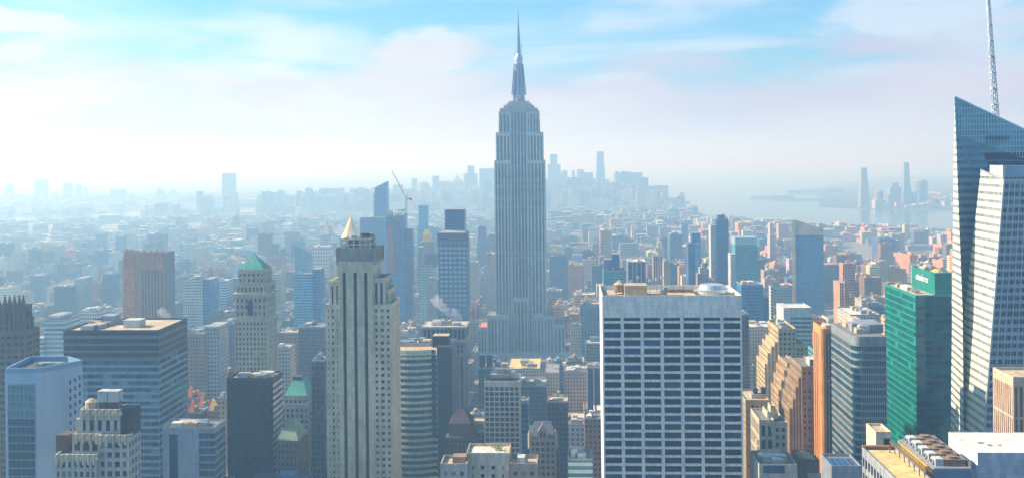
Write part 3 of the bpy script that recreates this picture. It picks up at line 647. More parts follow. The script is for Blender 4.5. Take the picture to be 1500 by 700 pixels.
def dark_tower():
    b = B('office_tower', 'black glass office tower with white striped side face', 'office tower', 332, 399, 556, 600, 20, noun='black glass tower')
    X, Z = b.X, b.Z; h = b.h
    b.grid(0, b.w, 0, 20, 0, h, bay=2.4, floor=3.4, pier=.22, span=.7, rec=.15, faces='f', glass=(BLK, GDEEP, G0), gw=(6, 3, .35), wall=BLK, roof=None, toph=9)
    b.box('side_wall', BLK, b.w + .01, b.w + .3, .4, 20, 0, h)
    m = MB()
    n = int(h / 3.6)
    for k in range(n): m.box(b.w + .2, b.w + .6, .1, 20, h - 4 - k * 3.6, h - 2.6 - k * 3.6)
    m.build('spandrel_band', WHITEC, b.e)
    b.roof(0, b.w + .3, 0, 20, h, RGREY, 1.2, DKM); b.units(X(345, 6), X(400, 6), 3, 18, h, 7, 8, None, 2.5); b.box('rooftop_unit', RTAN, X(368, 6), X(380, 6), 6, 12, h, h + 2.2)
    b.tank(X(336, 10), 12, h, 1.4, 2.4, leg=2)
dark_tower()

def green_mansard():
    b = B('office_building', 'grey stone building with a green copper mansard, right of the black tower', 'office building', 411, 452, 581, 680, 26, noun='green mansard building')
    X, Z = b.X, b.Z; kw = dict(bay=3, floor=3.6, pier=1.3, span=1.5, rec=.4, glass=(G0, GDEEP, G2), gw=(3, 3, 2), wall=GREYST)
    b.grid(0, b.w, 0, 26, 0, Z(594), faces='fr', **kw); b.grid(X(416, 2), X(449, 2), 2, 24, Z(594), Z(581, 2), faces='fr', **kw)
    MB().frus(X(415, 2), X(450, 2), 2, 25, Z(581, 2), Z(558, 4), 3.2, 3).build('roof', COPPER, b.e)
    b.box('bulkhead', DKM, X(428, 8), X(440, 8), 10, 16, Z(559, 4), Z(554, 4))
    b.grid(b.w + .02, X(463), 2, 30, 0, Z(600), faces='fr', **kw); b.box('gable', GREYST, X(449), X(456), 1, 6, Z(600), Z(588))
green_mansard()
b = B('office_building', 'brown brick building with small green hipped roof below the green mansard', 'office building', 405, 436, 645, 590, 24); 
b.grid(0, b.w, 0, 24, 0, b.h, bay=2.6, floor=3.5, pier=1.2, span=1.7, rec=.4, glass=(G0, GDEEP), wall=mat('brown_brick', (.25, .17, .11)), faces='fr', roof=None)
MB().frus(-.3, b.w + .3, -.3, 22, b.h, b.Z(618, 6), 2, 3).build('roof', mat('dull_green_roof', (.22, .33, .22)), b.e)

def teal_block():
    b = B('office_building', 'blank grey-blue block with green glass corner below the banded slab', 'office building', 238, 314, 628, 500, 16)
    X, Z = b.X, b.Z; xm = X(291)
    b.solid(0, xm, 0, 16, 0, b.h, mat('blank_blue_panel', (.33, .38, .46), .6), roof=None)
    b.grid(xm + .02, b.w, 0, 16, 0, b.h, bay=3, floor=3.6, pier=.15, span=.9, rec=.2, faces='fr', glass=(G3, GE2, G1), wall=GREYP, roof=None)
    m = MB(); m.box(X(248), X(260), -.25, 0, 0, b.h - 2.5); m.build('louvre_panel', G3, b.e)
    b.roof(0, b.w, 0, 16, b.h, RGREY, 1, MET); b.units(1, b.w - 3, 2, 13, b.h, 18, 12, None, 2.4)
teal_block()

def curved_bands():
    b = B('office_tower', 'pale green building with curved banded front and dark side wall', 'office tower', 574, 662, 512, 700, 34, noun='curved banded building', foot=(-2, 44, -10, 36))
    X, Z = b.X, b.Z; h = b.h; n = 14; xr = X(640); pts = []
    for k in range(n + 1): f = k / n; x = xr * f; pts.append((x, 1.5 - 5.5 * math.sin(math.pi * (.12 + .88 * f)) if f < 1 else -1.2))
    ring = pts + [(xr, 34), (0, 34)]
    def sc(o): return [(x, y - o) for x, y in pts]
    core = [(x, y + .5) for x, y in pts] + [(xr - .1, 34), (0, 34)]
    MB().prism(core, 0, h - .1).build('wall', G3, b.e)
    fh = 9.2 / 1534 * 700; nf = int(h / fh); lt = mat('pale_green_band', (.62, .68, .52), .6)
    for k in range(nf):
        z = h - (k + 1) * fh
        for i in range(0, n, 2):
            p, q = pts[i], pts[i + 2]; m = MB(); m.poly([(p[0] + .2, p[1] + .38, z + 1.6), (q[0] - .2, q[1] + .38, z + 1.6), (q[0] - .2, q[1] + .38, z + fh), (p[0] + .2, p[1] + .38, z + fh)])
            if z > Z(700): m.build('window_band', random.choices((G3, G1, GCY, G0), (4, 2, 1, 3))[0], b.e) if k < 14 else None
    for k in range(nf + 1):
        z = h - k * fh; hh = 1.75 if k else 3.2
        MB().prism(pts + [(x, y + .48) for x, y in reversed(pts)], z - hh, z - .01).build('spandrel_band', lt, b.e)
    m = MB()
    for i in range(n + 1): m.box(pts[i][0] - .09, pts[i][0] + .09, pts[i][1] + .2, pts[i][1] + .49, 0, h - .5)
    m.build('mullion', GREYP, b.e)
    b.box('side_wall', mat('dark_slate', (.05, .06, .085), .5), xr + .02, X(662), -.6, 34, 0, h + 2)
    MB().prism([(x, y + .9) for x, y in pts] + [(xr - .5, 33), (.5, 33)], h - .09, h + .15).build('roof', RTAN, b.e)
    b.box('bulkhead', BLK, X(633, 6), X(657, 6), 8, 18, h + .16, Z(493, 6)); b.box('bulkhead', RTAN, X(633, 6) + .2, X(657, 6) - .2, 8.2, 17.8, Z(493, 6) + .01, Z(493, 6) + .3)
    b.units(2, X(628), 8, 30, h + .1, 12, 22, None, 3.4)
curved_bands()

def arcade():
    b = B('office_tower', 'narrow dark blue tower with an arcaded top storey behind the curved banded building', 'office tower', 619, 682, 480, 880, 30, 600, noun='arcade-topped tower')
    X, Z = b.X, b.Z; st = mat('blue_grey_stone', (.24, .25, .27)); kw = dict(rec=.8, wall=st, faces='fr')
    b.grid(X(640), X(680), 2, 30, 0, Z(520), bay=4.6, floor=60, pier=2.2, span=1, glass=(GDEEP,), win='window_strip', **kw)
    b.grid(X(619) , X(640) - .02, 2, 30, 0, Z(520), bay=3.6, floor=3.6, pier=1.4, span=1.5, glass=(G0,), **kw)
    b.grid(X(622), X(680), 1, 30, Z(520) + .02, Z(500), bay=3.8, floor=4.6, pier=1.5, span=1.6, glass=(G0, GDEEP), **kw)
    b.box('cornice', LIME, -.6, b.w + .6, -.6, 31, Z(500), Z(498))
    b.grid(0, b.w, 0, 30, Z(498), b.h, bay=3.6, floor=9, pier=1.3, span=.8, glass=(GDEEP,), toph=1.5, **kw)
    b.box('cornice', LIME, -.8, b.w + .8, -.8, 31, b.h, b.h + 1); b.units(2, b.w - 4, 4, 26, b.h + 1, 9, 31, None, 4)
arcade()

def dark_hip():
    b = B('office_building', 'dark brick building with a dark hipped roof below the arcaded tower', 'office building', 652, 695, 640, 680, 22)
    b.grid(0, b.w, 0, 22, 0, b.h, bay=2.8, floor=3.4, pier=1.3, span=1.8, rec=.4, glass=(GDEEP,), wall=mat('dusky_brick', (.13, .10, .09)), faces='fr', roof=None)
    x0, x1 = b.X(658, 2), b.X(690, 2); b.solid(x0, x1, 2, 20, b.h, b.Z(620, 2), mat('dusky_brick', (.13, .1, .09)), roof=None)
    MB().frus(x0 - .4, x1 + .4, 1.6, 20.4, b.Z(620, 2), b.Z(599, 6), 1.6, 1).build('roof', mat('dark_slate_roof', (.07, .055, .06)), b.e)
dark_hip()

def gridded():
    b = B('office_tower', 'slim white gridded tower with square dark windows in front of the needle-topped tower', 'office tower', 709, 761, 561, 690, 22, noun='slim white gridded tower')
    X, Z = b.X, b.Z; b.grid(0, b.w, 0, 22, 0, b.h, bay=b.w / 7, floor=3.42, pier=.75, span=.9, rec=.8, faces='flr', glass=(GDEEP, G0, G1), gw=(5, 3, 1), wall=mat('white_grid', (.70, .68, .58)), toph=2.4, par=1.5)
    z = b.h; b.box('bulkhead', DKM, X(719, 5), X(751, 5), 5, 18, z, Z(553, 5)); b.box('bulkhead', GREYP, X(717, 5), X(753, 5), 4, 19, Z(553, 5) + .01, Z(548, 5))
    b.units(X(720, 5), X(748, 5), 5, 16, Z(548, 5), 8, 41, MET, 3.4)
    m = MB()
    for k in range(6): m.bar((X(717, 5) + k * 2.6, 4.2, Z(548, 5)), (X(717, 5) + k * 2.6, 4.2, Z(538, 5)), .25)
    m.box(X(717, 5), X(753, 5), 4.1, 4.4, Z(538, 5), Z(538, 5) + .4); m.build('roof_frame', MET, b.e)
gridded()

def near_cream():
    st = mat('cream_plaster', (.64, .58, .42)); kw = dict(bay=3.6, floor=3.7, pier=1.9, span=2.1, rec=.4, glass=(G0, G2, GDEEP), wall=st)
    b = B('office_building', 'cream rendered block with white roof terrace at the bottom centre', 'office building', 683, 746, 667, 470, 16, noun='cream terrace block')
    b.grid(0, b.w, 0, 16, 0, b.h, faces='fl', **{**kw, 'bay': 4.8, 'pier': 3.2, 'toph': 4.5}, roof=RYEL, par=1.3)
    b.box('roof_deck', RWHITE, 2, b.w - 2.5, 2, 13, b.h + .13, b.h + .3)
    rg = random.Random(5); m = MB()
    for k in range(260):
        x, y, z = rg.gauss(0, 1.4), rg.gauss(0, 1), .7 + abs(rg.gauss(0, .9)); a = rg.uniform(0, 6.28); r_ = .35
        m.poly([(x, y, z), (x + r_ * math.cos(a), y + r_ * math.sin(a), z + .15), (x + r_ * math.cos(a + 1.3), y + r_ * math.sin(a + 1.3), z + .3)])
    t = bpy.data.objects.new('roof_shrub', None); COL.objects.link(t); t.location = b.world(b.X(730, 8), 8, b.h + .3); t.rotation_euler = (0, 0, -TH)
    tag(t, 'bright green shrub on the cream block roof terrace', 'shrub')
    m.build('foliage', mat('leaf_green', (.06, .22, .04), .8), t); MB().cyl(0, 0, 0, .6, 1.5, 1.7, 10).build('planter', RTAN, t)
    b = B('office_building', 'low grey block with cream rim left of the cream terrace block', 'office building', 645, 684, 684, 462, 14); b.grid(0, b.w, 0, 14, 0, b.h, faces='fl', **{**kw, 'wall': GREYST}, roof=RTAN, par=1.6)
    b.box('bulkhead', mat('rusty_unit', (.36, .22, .13)), b.X(663, 4), b.X(683, 4), 4, 10, b.h, b.h + 3.5)
    b = B('office_building', 'pinkish low block with tan parapet right of the cream terrace block', 'office building', 747, 787, 684, 466, 14); b.grid(0, b.w, 0, 14, 0, b.h, faces='fr', **{**kw, 'wall': mat('pink_plaster', (.48, .36, .28))}, roof=RTAN, par=1.8)
    b.box('bulkhead', WHITEC, b.X(758, 4), b.X(769, 4), 3, 9, b.h, b.h + 3.5)
near_cream()

def gable():
    b = B('office_building', 'cream stone building with a pointed central gable below the needle-topped tower', 'office building', 776, 814, 642, 640, 20)
    X, Z = b.X, b.Z; b.grid(0, b.w, 0, 20, 0, b.h, bay=2.9, floor=3.7, pier=1.2, span=1.5, rec=.4, glass=(G0, GDEEP), wall=mat('gable_stone', (.46, .40, .30)), faces='fr', roof=None)
    MB().frus(0, b.w, .6, 20, b.h, Z(618, 8), 5, .8).build('roof', mat('slate_blue_roof', (.10, .12, .18)), b.e)
    c = b.w / 2; m = MB(); n = [(c - 3.2, -.2, b.h), (c + 3.2, -.2, b.h), (c + 3.2, -.2, b.h + 4), (c, -.2, b.h + 9.5), (c - 3.2, -.2, b.h + 4)]
    m.loft([(x, y, z) for x, y, z in n], [(x, y + 3, z) for x, y, z in n]); m.build('gable', mat('gable_stone', (.46, .40, .30)), b.e)
    for s_ in (-1, 1): b.box('window', GDEEP, c + s_ * 1.1 - .6, c + s_ * 1.1 + .6, -.3, -.21, b.h + .8, b.h + 4.2)
    for s_ in (0, b.w): MB().cyl(s_, 1, b.h - 6, b.h + 2, 1.2, 1.2, 10).cyl(s_, 1, b.h + 2, b.h + 6, 1.4, .1, 10).build('turret', mat('gable_stone', (.46, .40, .30)), b.e)
gable()
def emerald():
    b = B('office_tower', 'emerald green glass tower with lettering on its raised roof block', 'office tower', 1341, 1394, 434, 620, 58, 640, noun='emerald glass tower', foot=(-2, 26, -2, 60))
    X, Z = b.X, b.Z; h, w = b.h, b.w; d = 60
    m = MB(); m.box(.3, w - .1, .3, d, 0, h - .1); m.build('wall', TEALD, b.e)
    fh = 4.05; n = int(h / fh)
    lm, dm = MB(), MB()
    for k in range(n + 1):
        z = h - k * fh; lm.box(-.02, .3, .05, d, max(0, z - 1.0), z); dm.box(.0, w, -.02, .3, max(0, z - 1.5), z)
    for k in range(int(d / 1.5)): lm.box(.1, .3, .3 + k * 1.5, .42 + k * 1.5, 0, h - .5)
    for k in range(int(w / 1.5)): dm.box(.3 + k * 1.5, .42 + k * 1.5, .1, .3, 0, h - .5)
    lm.build('side_spandrels', TEALP, b.e); dm.build('front_spandrels', GE2, b.e)  # side greens brighter, front darker: sun and shade put into the colour
    for k in range(n):
        z = h - (k + 1) * fh + (fh - 1) / 2
        for q in range(4): b.win.append((w * (q + .5) / 4, .2, z - .2, w / 4 - .1, fh - 1.5, True, random.choices((GE2, GDEEP, G3), (5, 4, 1))[0], 'window', 'f'))
        for q in range(12): b.win.append((.2, d * (q + .5) / 12, z, d / 12 - .1, fh - 1.0, False, random.choices((GE, GE2, GE3, TEALP), (5, 3, 3, .5))[0], 'window', 'l'))
    b.roof(0, w, 0, d, h, RTAN, .9, TEALP)
    x0 = X(1369.5, 5); y1 = 5 + 42; zc = Z(401, 5)
    b.box('roof_block', mat('emerald_sheet', (.0, .23, .18), .5), x0, w + 2, 5, y1, h + .13, zc - 1.2)
    m = MB(); m.box(x0 - .1, x0 + .5, 4.9, y1, zc - 1.19, zc + .6).box(w + 1.5, w + 2, 4.9, y1, zc - 1.19, zc + .6).box(x0 + .5, w + 1.5, 4.9, 5.4, zc - 1.19, zc + .6).box(x0 + .5, w + 1.5, y1 - .5, y1, zc - 1.19, zc + .6); m.build('parapet', mat('emerald_sheet', (0, .23, .18)), b.e)
    b.box('roof', RDARK, x0 + .5, w + 1.5, 5.5, y1 - .6, zc - 1.18, zc - 1.0)
    MB().frus(x0 + 2, x0 + 8, 8, 22, zc - 1, zc + 1.8, .4, 4).build('skylight', YEL, b.e); b.units(x0 + 1, w, 20, y1 - 4, zc - 1, 9, 51, None, 3.6)
    b.units(1, x0 - 3, 8, 50, h, 8, 52, None, 2)
    cu = bpy.data.curves.new('t', 'FONT'); cu.body = 'salesforce'; cu.size = 5.6; cu.extrude = .12; cu.offset = .06; cu.align_x = 'CENTER'; cu.align_y = 'CENTER'
    to = bpy.data.objects.new('t', cu); COL.objects.link(to); bpy.context.view_layer.update()
    me = bpy.data.meshes.new_from_object(to.evaluated_get(bpy.context.evaluated_depsgraph_get())); bpy.data.objects.remove(to)
    me.materials.clear(); me.materials.append(mat('sign_white', (.85, .85, .82), .5)); o = bpy.data.objects.new('sign_lettering', me); COL.objects.link(o); o.parent = b.e
    o.matrix_basis = Matrix.Translation((x0 - .25, 5 + 22, (h + zc) / 2 + 1.5)) @ Matrix.Rotation(R(-90), 4, 'Z') @ Matrix.Rotation(R(90), 4, 'X')
emerald()

def crystal():
    b = B('skyscraper', 'faceted glass skyscraper with a sloped lattice top and white mast at the right edge', 'skyscraper', 1402, 1560, 200, 590, 50, 640, noun='faceted glass skyscraper', foot=(-6, 90, -50, 60))
    O = Vector((*b.O, 0)); inv = b.e.matrix_basis.inverted() if False else (Matrix.Translation((b.O[0], b.O[1], 0)) @ Matrix.Rotation(-TH, 4, 'Z')).inverted()
    P = lambda px, py, D: inv @ at(px, py, D)
    gl = facade('crystal_glass', (.18, .34, .44), (.07, .17, .25), 1.6, 4.1, .93, .5, gm=.4, blind=.04); top_gl = facade('crystal_lattice', (.30, .52, .60), (.10, .25, .36), 2.2, 3.0, .84, .82, gm=.4, blind=.1)
    frit = facade('sunlit_frit', (.70, .70, .55), (.25, .29, .26), 1.55, 4.1, .92, .42, gm=.15, blind=.35); shade = facade('shaded_frit', (.32, .40, .46), (.03, .06, .10), 1.55, 4.1, .86, .56, gm=.35, blind=.06)  # one frit in a lit and a shaded tone, light painted into the colour
    def facet(nm, pts, m, th=.4, back=(0, 1, 0)):
        bk = Vector(back) * th; mb = MB(); mb.loft([p for p in pts], [p + bk for p in pts], 0); return mb.build(nm, m, b.e)
    A, Bt = P(1398, 142, 590), P(1575, 225, 590)            # sloped skyline of the rear crystal
    A0, B0 = A.copy(), Bt.copy(); A0.z = 0; B0.z = 0; A0.x = A.x - 1.2
    back = Vector((23, 40, 0))
    m1, m2 = P(1399, 196, 590), P(1575, 262, 590)
    body = MB(); q = [A0, B0, m2, m1]; body.loft(q, [v + back for v in q]); body.build('wall', gl, b.e)
    # the see-through screen above: grid of bars with panes
    m = MB(); n = 40
    for k in range(n + 1):
        f = k / n; x = m1.x + (m2.x - m1.x) * f; zt = A.z + (Bt.z - A.z) * f; zb_ = m1.z + (m2.z - m1.z) * f
        m.box(x - .12, x + .12, m1.y - .1, m1.y + .25, zb_, zt)
    z = m2.z
    while z < A.z - 1:
        f = (A.z - z) / (A.z - Bt.z); x1 = min(m2.x, A.x + (Bt.x - A.x) * f); f0 = (m1.z - z) / (m1.z - m2.z); x0 = m1.x if z > m1.z else m1.x + (m2.x - m1.x) * f0
        if x1 > x0 + .5: m.box(x0, x1, m1.y - .15, m1.y + .2, z, z + .35)
        z += 3.1
    m.bar(A, Bt, .9); m.build('lattice', mat('lattice_white', (.45, .60, .66), .4, .2), b.e)
    pane = MB(); q = [m1, m2, Bt, A]; q = [v + Vector((0, .3, 0)) for v in q]; pane.loft(q, [v + Vector((0, .3, 0)) for v in q]); pane.build('screen_glass', glass('screen_glass', (.16, .40, .52), .15, .5), b.e)
    # dark louvre bands on the rear crystal
    for (xa, xb, ya, yb) in ((1443, 1477, 199, 208), (1443, 1560, 224, 233), (1447, 1560, 237, 245)):
        p, q_ = P(xa, ya, 590), P(xb, yb, 590); MB().box(p.x, q_.x, p.y - .25, p.y + .1, q_.z, p.z).build('louvre_band', GDEEP, b.e)
    # thin edge in the sunlit frit tone, widening downward (left face)
    def onplane(px, py, q0, q1, q2):
        o = inv @ Vector((0, 0, CH)); dr = (inv @ at(px, py, 500)) - o; n_ = (q1 - q0).cross(q2 - q0); return o + dr * ((q0 - o).dot(n_) / dr.dot(n_))
    E0, E1, E2 = A + Vector((-.1, -.4, 0)), P(1412, 655, 566), P(1392.5, 655, 600)
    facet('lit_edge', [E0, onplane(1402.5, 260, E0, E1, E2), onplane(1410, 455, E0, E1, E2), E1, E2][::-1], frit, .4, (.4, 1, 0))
    # front crystal
    T0, T1, T2 = P(1437, 249, 575), P(1471, 264, 540), P(1600, 262, 540)
    L1 = P(1440, 655, 540); R1 = P(1600, 655, 540); L0 = onplane(1396, 655, T0, T1, L1)
    mid = onplane(1413, 455, T0, T1, L1)
    for v in (L0, L1, R1): pass
    bk = Vector((17, 30, 0))
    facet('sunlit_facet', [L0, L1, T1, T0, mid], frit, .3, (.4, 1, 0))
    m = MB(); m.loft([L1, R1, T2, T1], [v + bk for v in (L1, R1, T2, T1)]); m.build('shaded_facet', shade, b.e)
    m = MB(); nm = 15
    for k in range(-6, nm):
        a = L1.lerp(R1, k / nm) if k >= 0 else None
        if a is None: continue
        t_ = T1.lerp(T2, k / nm * .93); m.bar(a + Vector((0, -.2, 0)), t_ + Vector((0, -.2, 0)), .42)
    m.bar(L1 + Vector((-.1, -.2, 0)), T1 + Vector((-.1, -.2, 0)), .7); m.bar(T0, T1 + Vector((0, -.2, 0)), .8); m.bar(T1, T2, .8)
    m.build('diagonal_mullion', mat('mullion_silver', (.5, .55, .56), .3, .4), b.e)
    LL = [Vector((v.x, v.y, 0)) for v in (L0, L1, R1)]
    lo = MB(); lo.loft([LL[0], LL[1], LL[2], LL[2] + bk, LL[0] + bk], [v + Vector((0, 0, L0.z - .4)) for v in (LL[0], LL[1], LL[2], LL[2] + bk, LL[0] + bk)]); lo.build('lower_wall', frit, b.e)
    zt = T1.z; x = P(1462, 250, 560).x
    b.box('bulkhead', BLUEP, x, x + 40, T1.y + 14, T1.y + 30, zt - 1, P(1462, 243, 560).z); b.box('bulkhead', WHITEC, x - .5, x + .8, T1.y + 13, T1.y + 30, zt - 1, P(1462, 243, 560).z + .3)
    m = MB()
    for k in range(14): m.box(T1.x + 2 + k * 2.2, T1.x + 2.9 + k * 2.2, T1.y + 3, T1.y + 3.6, zt, zt + 1.5)
    m.box(T1.x + 1, T2.x, T1.y + 2.8, T1.y + 3, zt, zt + .9); m.build('roof_rail', DKM, b.e)
    # mast
    p0, p1 = P(1459, 178, 600), P(1446, -25, 600); m = MB(); w0, w1 = 2.6, .9; n = 26
    def cor(f): c = p0.lerp(p1, f); w = w0 + (w1 - w0) * f; return [c + Vector((a * w / 2, e * w / 2, 0)) for a, e in ((-1, -1), (1, -1), (1, 1), (-1, 1))]
    for k in range(n):
        c0, c1 = cor(k / n), cor((k + 1) / n)
        for i in range(4):
            j = (i + 1) % 4; m.bar(c0[i], c1[i], .5); m.bar(c0[i], c1[j], .24)
            if k % 2 == 0: m.bar(c0[i], c0[j], .3)
        if k % 3 == 0: cc = p0.lerp(p1, k / n); m.box(cc.x - 1.7 + k * .04, cc.x + 1.7 - k * .04, cc.y - 1.6, cc.y + 1.6, cc.z, cc.z + .5)
    base = p0.copy(); base.z = m1.z - 6
    m.bar(base, p0, 1.6); m.build('mast', mat('mast_white', (.72, .78, .80), .5), b.e)
crystal()

def twisted():
    b = B('office_tower', 'curved corner glass office building with slanting white bands left of the emerald tower', 'office tower', 1250, 1298, 493, 540, 46, noun='curved corner glass building', foot=(-4, 22, -2, 48))
    X, Z = b.X, b.Z; h, w = b.h, b.w; fh = 3.75; n = int(h / fh); xc = X(1262)
    arc = [(xc - (xc) * math.sin(math.pi / 2 * k / 6) , 5 - 5 * math.cos(math.pi / 2 * k / 6)) for k in range(7)]     # from front to left
    pts = [(w, 0)] + [(0, 46), (w, 46)]
    ring = list(reversed(arc)) + [(w, 0), (w, 46), (0, 46)]
    ins = [(x + .5 if x < 1 else x, y + .5 if y < 5 else y) for x, y in ring]
    MB().prism(ins, 0, h - .1).build('wall', G3, b.e)
    for k in range(n + 1):
        z = h - k * fh; hh = 1.2 if k else 4.0
        if z - hh < 0: break
        MB().prism(ring, z - hh, z - .01).build('spandrel_band', mat('band_grey_white', (.26, .30, .29), .5), b.e) if z > Z(720) else None
    MB().prism(ring, 0, Z(720)).build('lower_wall', GREYP, b.e)
    m = MB()
    for k in range(12): x = xc + (w - xc) * k / 11; m.box(x - .15, x + .15, .05, .55, Z(720), h - .05)
    for k in range(20): y = 6 + k * 2; m.box(.1, .5, y - .06, y + .06, Z(720), h - .05)
    m.build('mullion', GREYP, b.e)
    for k in range(n):
        z = h - (k + 1) * fh + 1.28
        if z < Z(705): break
        b.win.append(((xc + w) / 2, .38, z, w - xc, fh - 1.3, True, random.choice((G0, GDEEP, G1, G3)), 'window_band', 'f'))
        b.win.append((.42, 26, z, 40, fh - 1.3, False, random.choice((GCY, G3, G2, G1)), 'window_band', 'l'))
    MB().prism([(x * .97 + .2, y * .97 + .3) for x, y in ring], h - .05, h + .15).build('roof', RGREY, b.e); b.units(2, w - 3, 6, 42, h + .1, 16, 61, None, 4.5)
    b.box('bulkhead', GREYP, X(1262, 12), X(1294, 12), 12, 30, h + .1, h + 4.5)
twisted()

def orange_slab():
    b = B('office_tower', 'slender orange brick slab tower with rounded end beside the curved corner glass building', 'office tower', 1207, 1222, 486, 590, 50, noun='orange brick slab', foot=(-2, 8, -2, 52))
    X, Z = b.X, b.Z; h, w = b.h, b.w; d = 26
    b.solid(0, w, .6, d, 0, h, ORANGE, roof=RDARK, pm=ORANGE, par=2)
    m = MB(); m.cyl(0.1, 2.4, 0, h + 1.9, 2.4, None, 14); m.build('corner_pier', ORANGE, b.e)
    m = MB()
    m.box(w * .22, w - .02, .3, .7, 0, h - 1)
    m.build('front_cladding', mat('umber_cladding', (.10, .055, .045), .5), b.e)
    m = MB()
    for y in (6, 11, 16, 21): m.box(-.25, .02, y, y + 2.2, 0, h - 3)
    m.build('window_strip', mat('amber_strip', (.30, .16, .07), .3), b.e)
    m = MB(); m.box(w * .38, w * .5, .0, .65, 0, h).box(w * .68, w * .78, 0, .65, 0, h); m.box(-.3, w + .1, -.05, .5, Z(558), Z(556)); m.build('pier', mat('pale_orange', (.62, .42, .25)), b.e)
    m = MB(); m.cyl(w * .55, 6, h, Z(480), w * .5, None, 18); m.build('bulkhead', ORANGE, b.e); m = MB(); m.cyl(w * .55, 6, Z(480), Z(480) + 1.2, w * .5 + .3, None, 18).build('bulkhead_rim', WHITEC, b.e)
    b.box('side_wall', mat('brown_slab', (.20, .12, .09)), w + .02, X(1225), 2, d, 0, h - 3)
orange_slab()

def stepped(nm, lab, x0, x1, top, D, dep, wall, steps, vis=700, noun=None, **k):
    b = B('office_building', lab, 'office building', x0, x1, top, D, dep, vis, noun=noun)
    kw = dict(bay=2.9, floor=3.6, pier=1.4, span=1.8, rec=.4, glass=(G0, GDEEP, G2), gw=(4, 4, 1), wall=wall); kw.update(k)
    zs = [b.Z(top)]
    b.grid(b.X(x0), b.w, 0, dep, 0, b.h, faces='flr', **kw); xl = 0
    for i, (px, py) in enumerate(steps):      # lower blocks that step down toward the left
        xr = xl - .02; xl = b.X(px); b.grid(xl, xr, 1.0 + i * .7, dep - 2, 0, b.Z(py), faces='fl', **kw)
    return b
b = stepped('a', 'tan stone building stepping down on its left with a square roof house', 1140, 1166, 483, 760, 40, mat('warm_tan', (.64, .48, .25)), [(1135, 503), (1130, 510), (1125, 520), (1121, 536)], 585, 'tan stepped building', bay=3.4)
b.grid(b.X(1166) + .02, b.X(1180), 3, 40, 0, b.Z(507), bay=3.2, floor=3.6, pier=1.4, span=1.8, rec=.4, faces='fr', wall=mat('warm_tan', (.64, .48, .25))); b.units(2, 10, 6, 30, b.h, 5, 71)
b = stepped('b', 'dark tan stepped building between two taller stepped neighbours', 1153, 1166, 534, 690, 30, mat('dusk_tan', (.50, .33, .16)), [(1149, 545), (1145, 560), (1141, 575)], 640, 'dark tan stepped building')
b = stepped('c', 'dark brick building whose left side climbs in sunlit steps', 1174, 1197, 539, 620, 34, mat('dark_umber', (.36, .24, .12)), [(1170, 556), (1166, 570), (1162, 588), (1157, 602)], 660, 'dark brick stepped building')
b.box('bulkhead', WHITEC, b.X(1186, 6), b.X(1197, 6), 6, 16, b.h, b.Z(526, 6)); b.box('bulkhead', DARKST, b.X(1187, 5), b.X(1196, 5), 5.5, 6, b.h + .5, b.Z(527, 5.5))
b = B('office_building', 'ochre stone block with twin dark roof tanks right of the white gridded slab', 'office building', 1092, 1127, 588, 640, 30, noun='ochre block')
b.grid(0, b.w, 0, 30, 0, b.h, bay=3, floor=3.6, pier=1.5, span=1.7, rec=.4, glass=(G0, TAN, G2), faces='flr', wall=mat('ochre_stone', (.56, .42, .22)), roof=RTAN)
b.box('bulkhead', GREYST, b.X(1101, 8), b.X(1124, 8), 8, 18, b.h, b.Z(577, 8))
for px in (1104, 1116): MB().box(b.X(px, 9), b.X(px + 6, 9), 9, 13, b.Z(577, 9), b.Z(568, 9)).build('roof_tank', DKM, b.e)
def cream_steps():
    b = B('office_building', 'bright cream stone building with stepped left wing at lower right centre', 'office building', 1112, 1134, 615, 560, 26, noun='bright cream stepped building')
    X, Z = b.X, b.Z; st = mat('bright_cream', (.66, .58, .40)); kw = dict(bay=3.2, floor=8, pier=1.5, span=2, rec=.4, glass=(G3, G0), wall=st, faces='flr', par=1)
    b.grid(0, b.w, 0, 26, 0, Z(617), **kw); b.grid(b.w + .02, X(1154), 2, 26, 0, Z(622), bay=3.4, floor=4, pier=1.5, span=1.8, rec=.4, glass=(G3, G0), wall=st, faces='fr')
    b.solid(X(1124, 6), X(1140, 6), 6, 20, Z(617), Z(606, 6), st); b.solid(X(1130, 6), X(1137, 6), 8, 16, Z(606, 6), Z(598, 6), st)
    m = MB(); 
    for k, (px, py) in enumerate(((1128, 600), (1132, 622), (1136, 645), (1143, 668))): m.bar((X(px), -.2, Z(py + 24)), (X(px) - 1, -.2, Z(py)), .6)
    m.build('drain_pipe', WHITEC, b.e)
    for k in range(5): m = MB().cyl(-.4, 3, Z(645 + k * 10) - 2, Z(645 + k * 10), 1.2, 1.0, 8).build('corner_turret', st, b.e)
    b = B('office_building', 'low building with cluttered roof of ducts and small bulkheads below the bright cream building', 'office building', 1112, 1168, 683, 500, 24); b.solid(0, b.w, 0, 24, 0, b.h, GREYST, roof=RGREY); b.units(1, b.w - 3, 2, 20, b.h, 30, 77, None, 3); b.box('skylight', G1, 2, 12, -.3, 4, b.h - 3, b.h + .5)
    b = B('office_building', 'low tan roofed building at the foot of the orange slab', 'office building', 1172, 1200, 676, 560, 20); b.solid(0, b.w, 0, 20, 0, b.h, BRICK, roof=RTAN); b.units(1, b.w - 3, 2, 16, b.h, 9, 78, None, 2.5)
cream_steps()

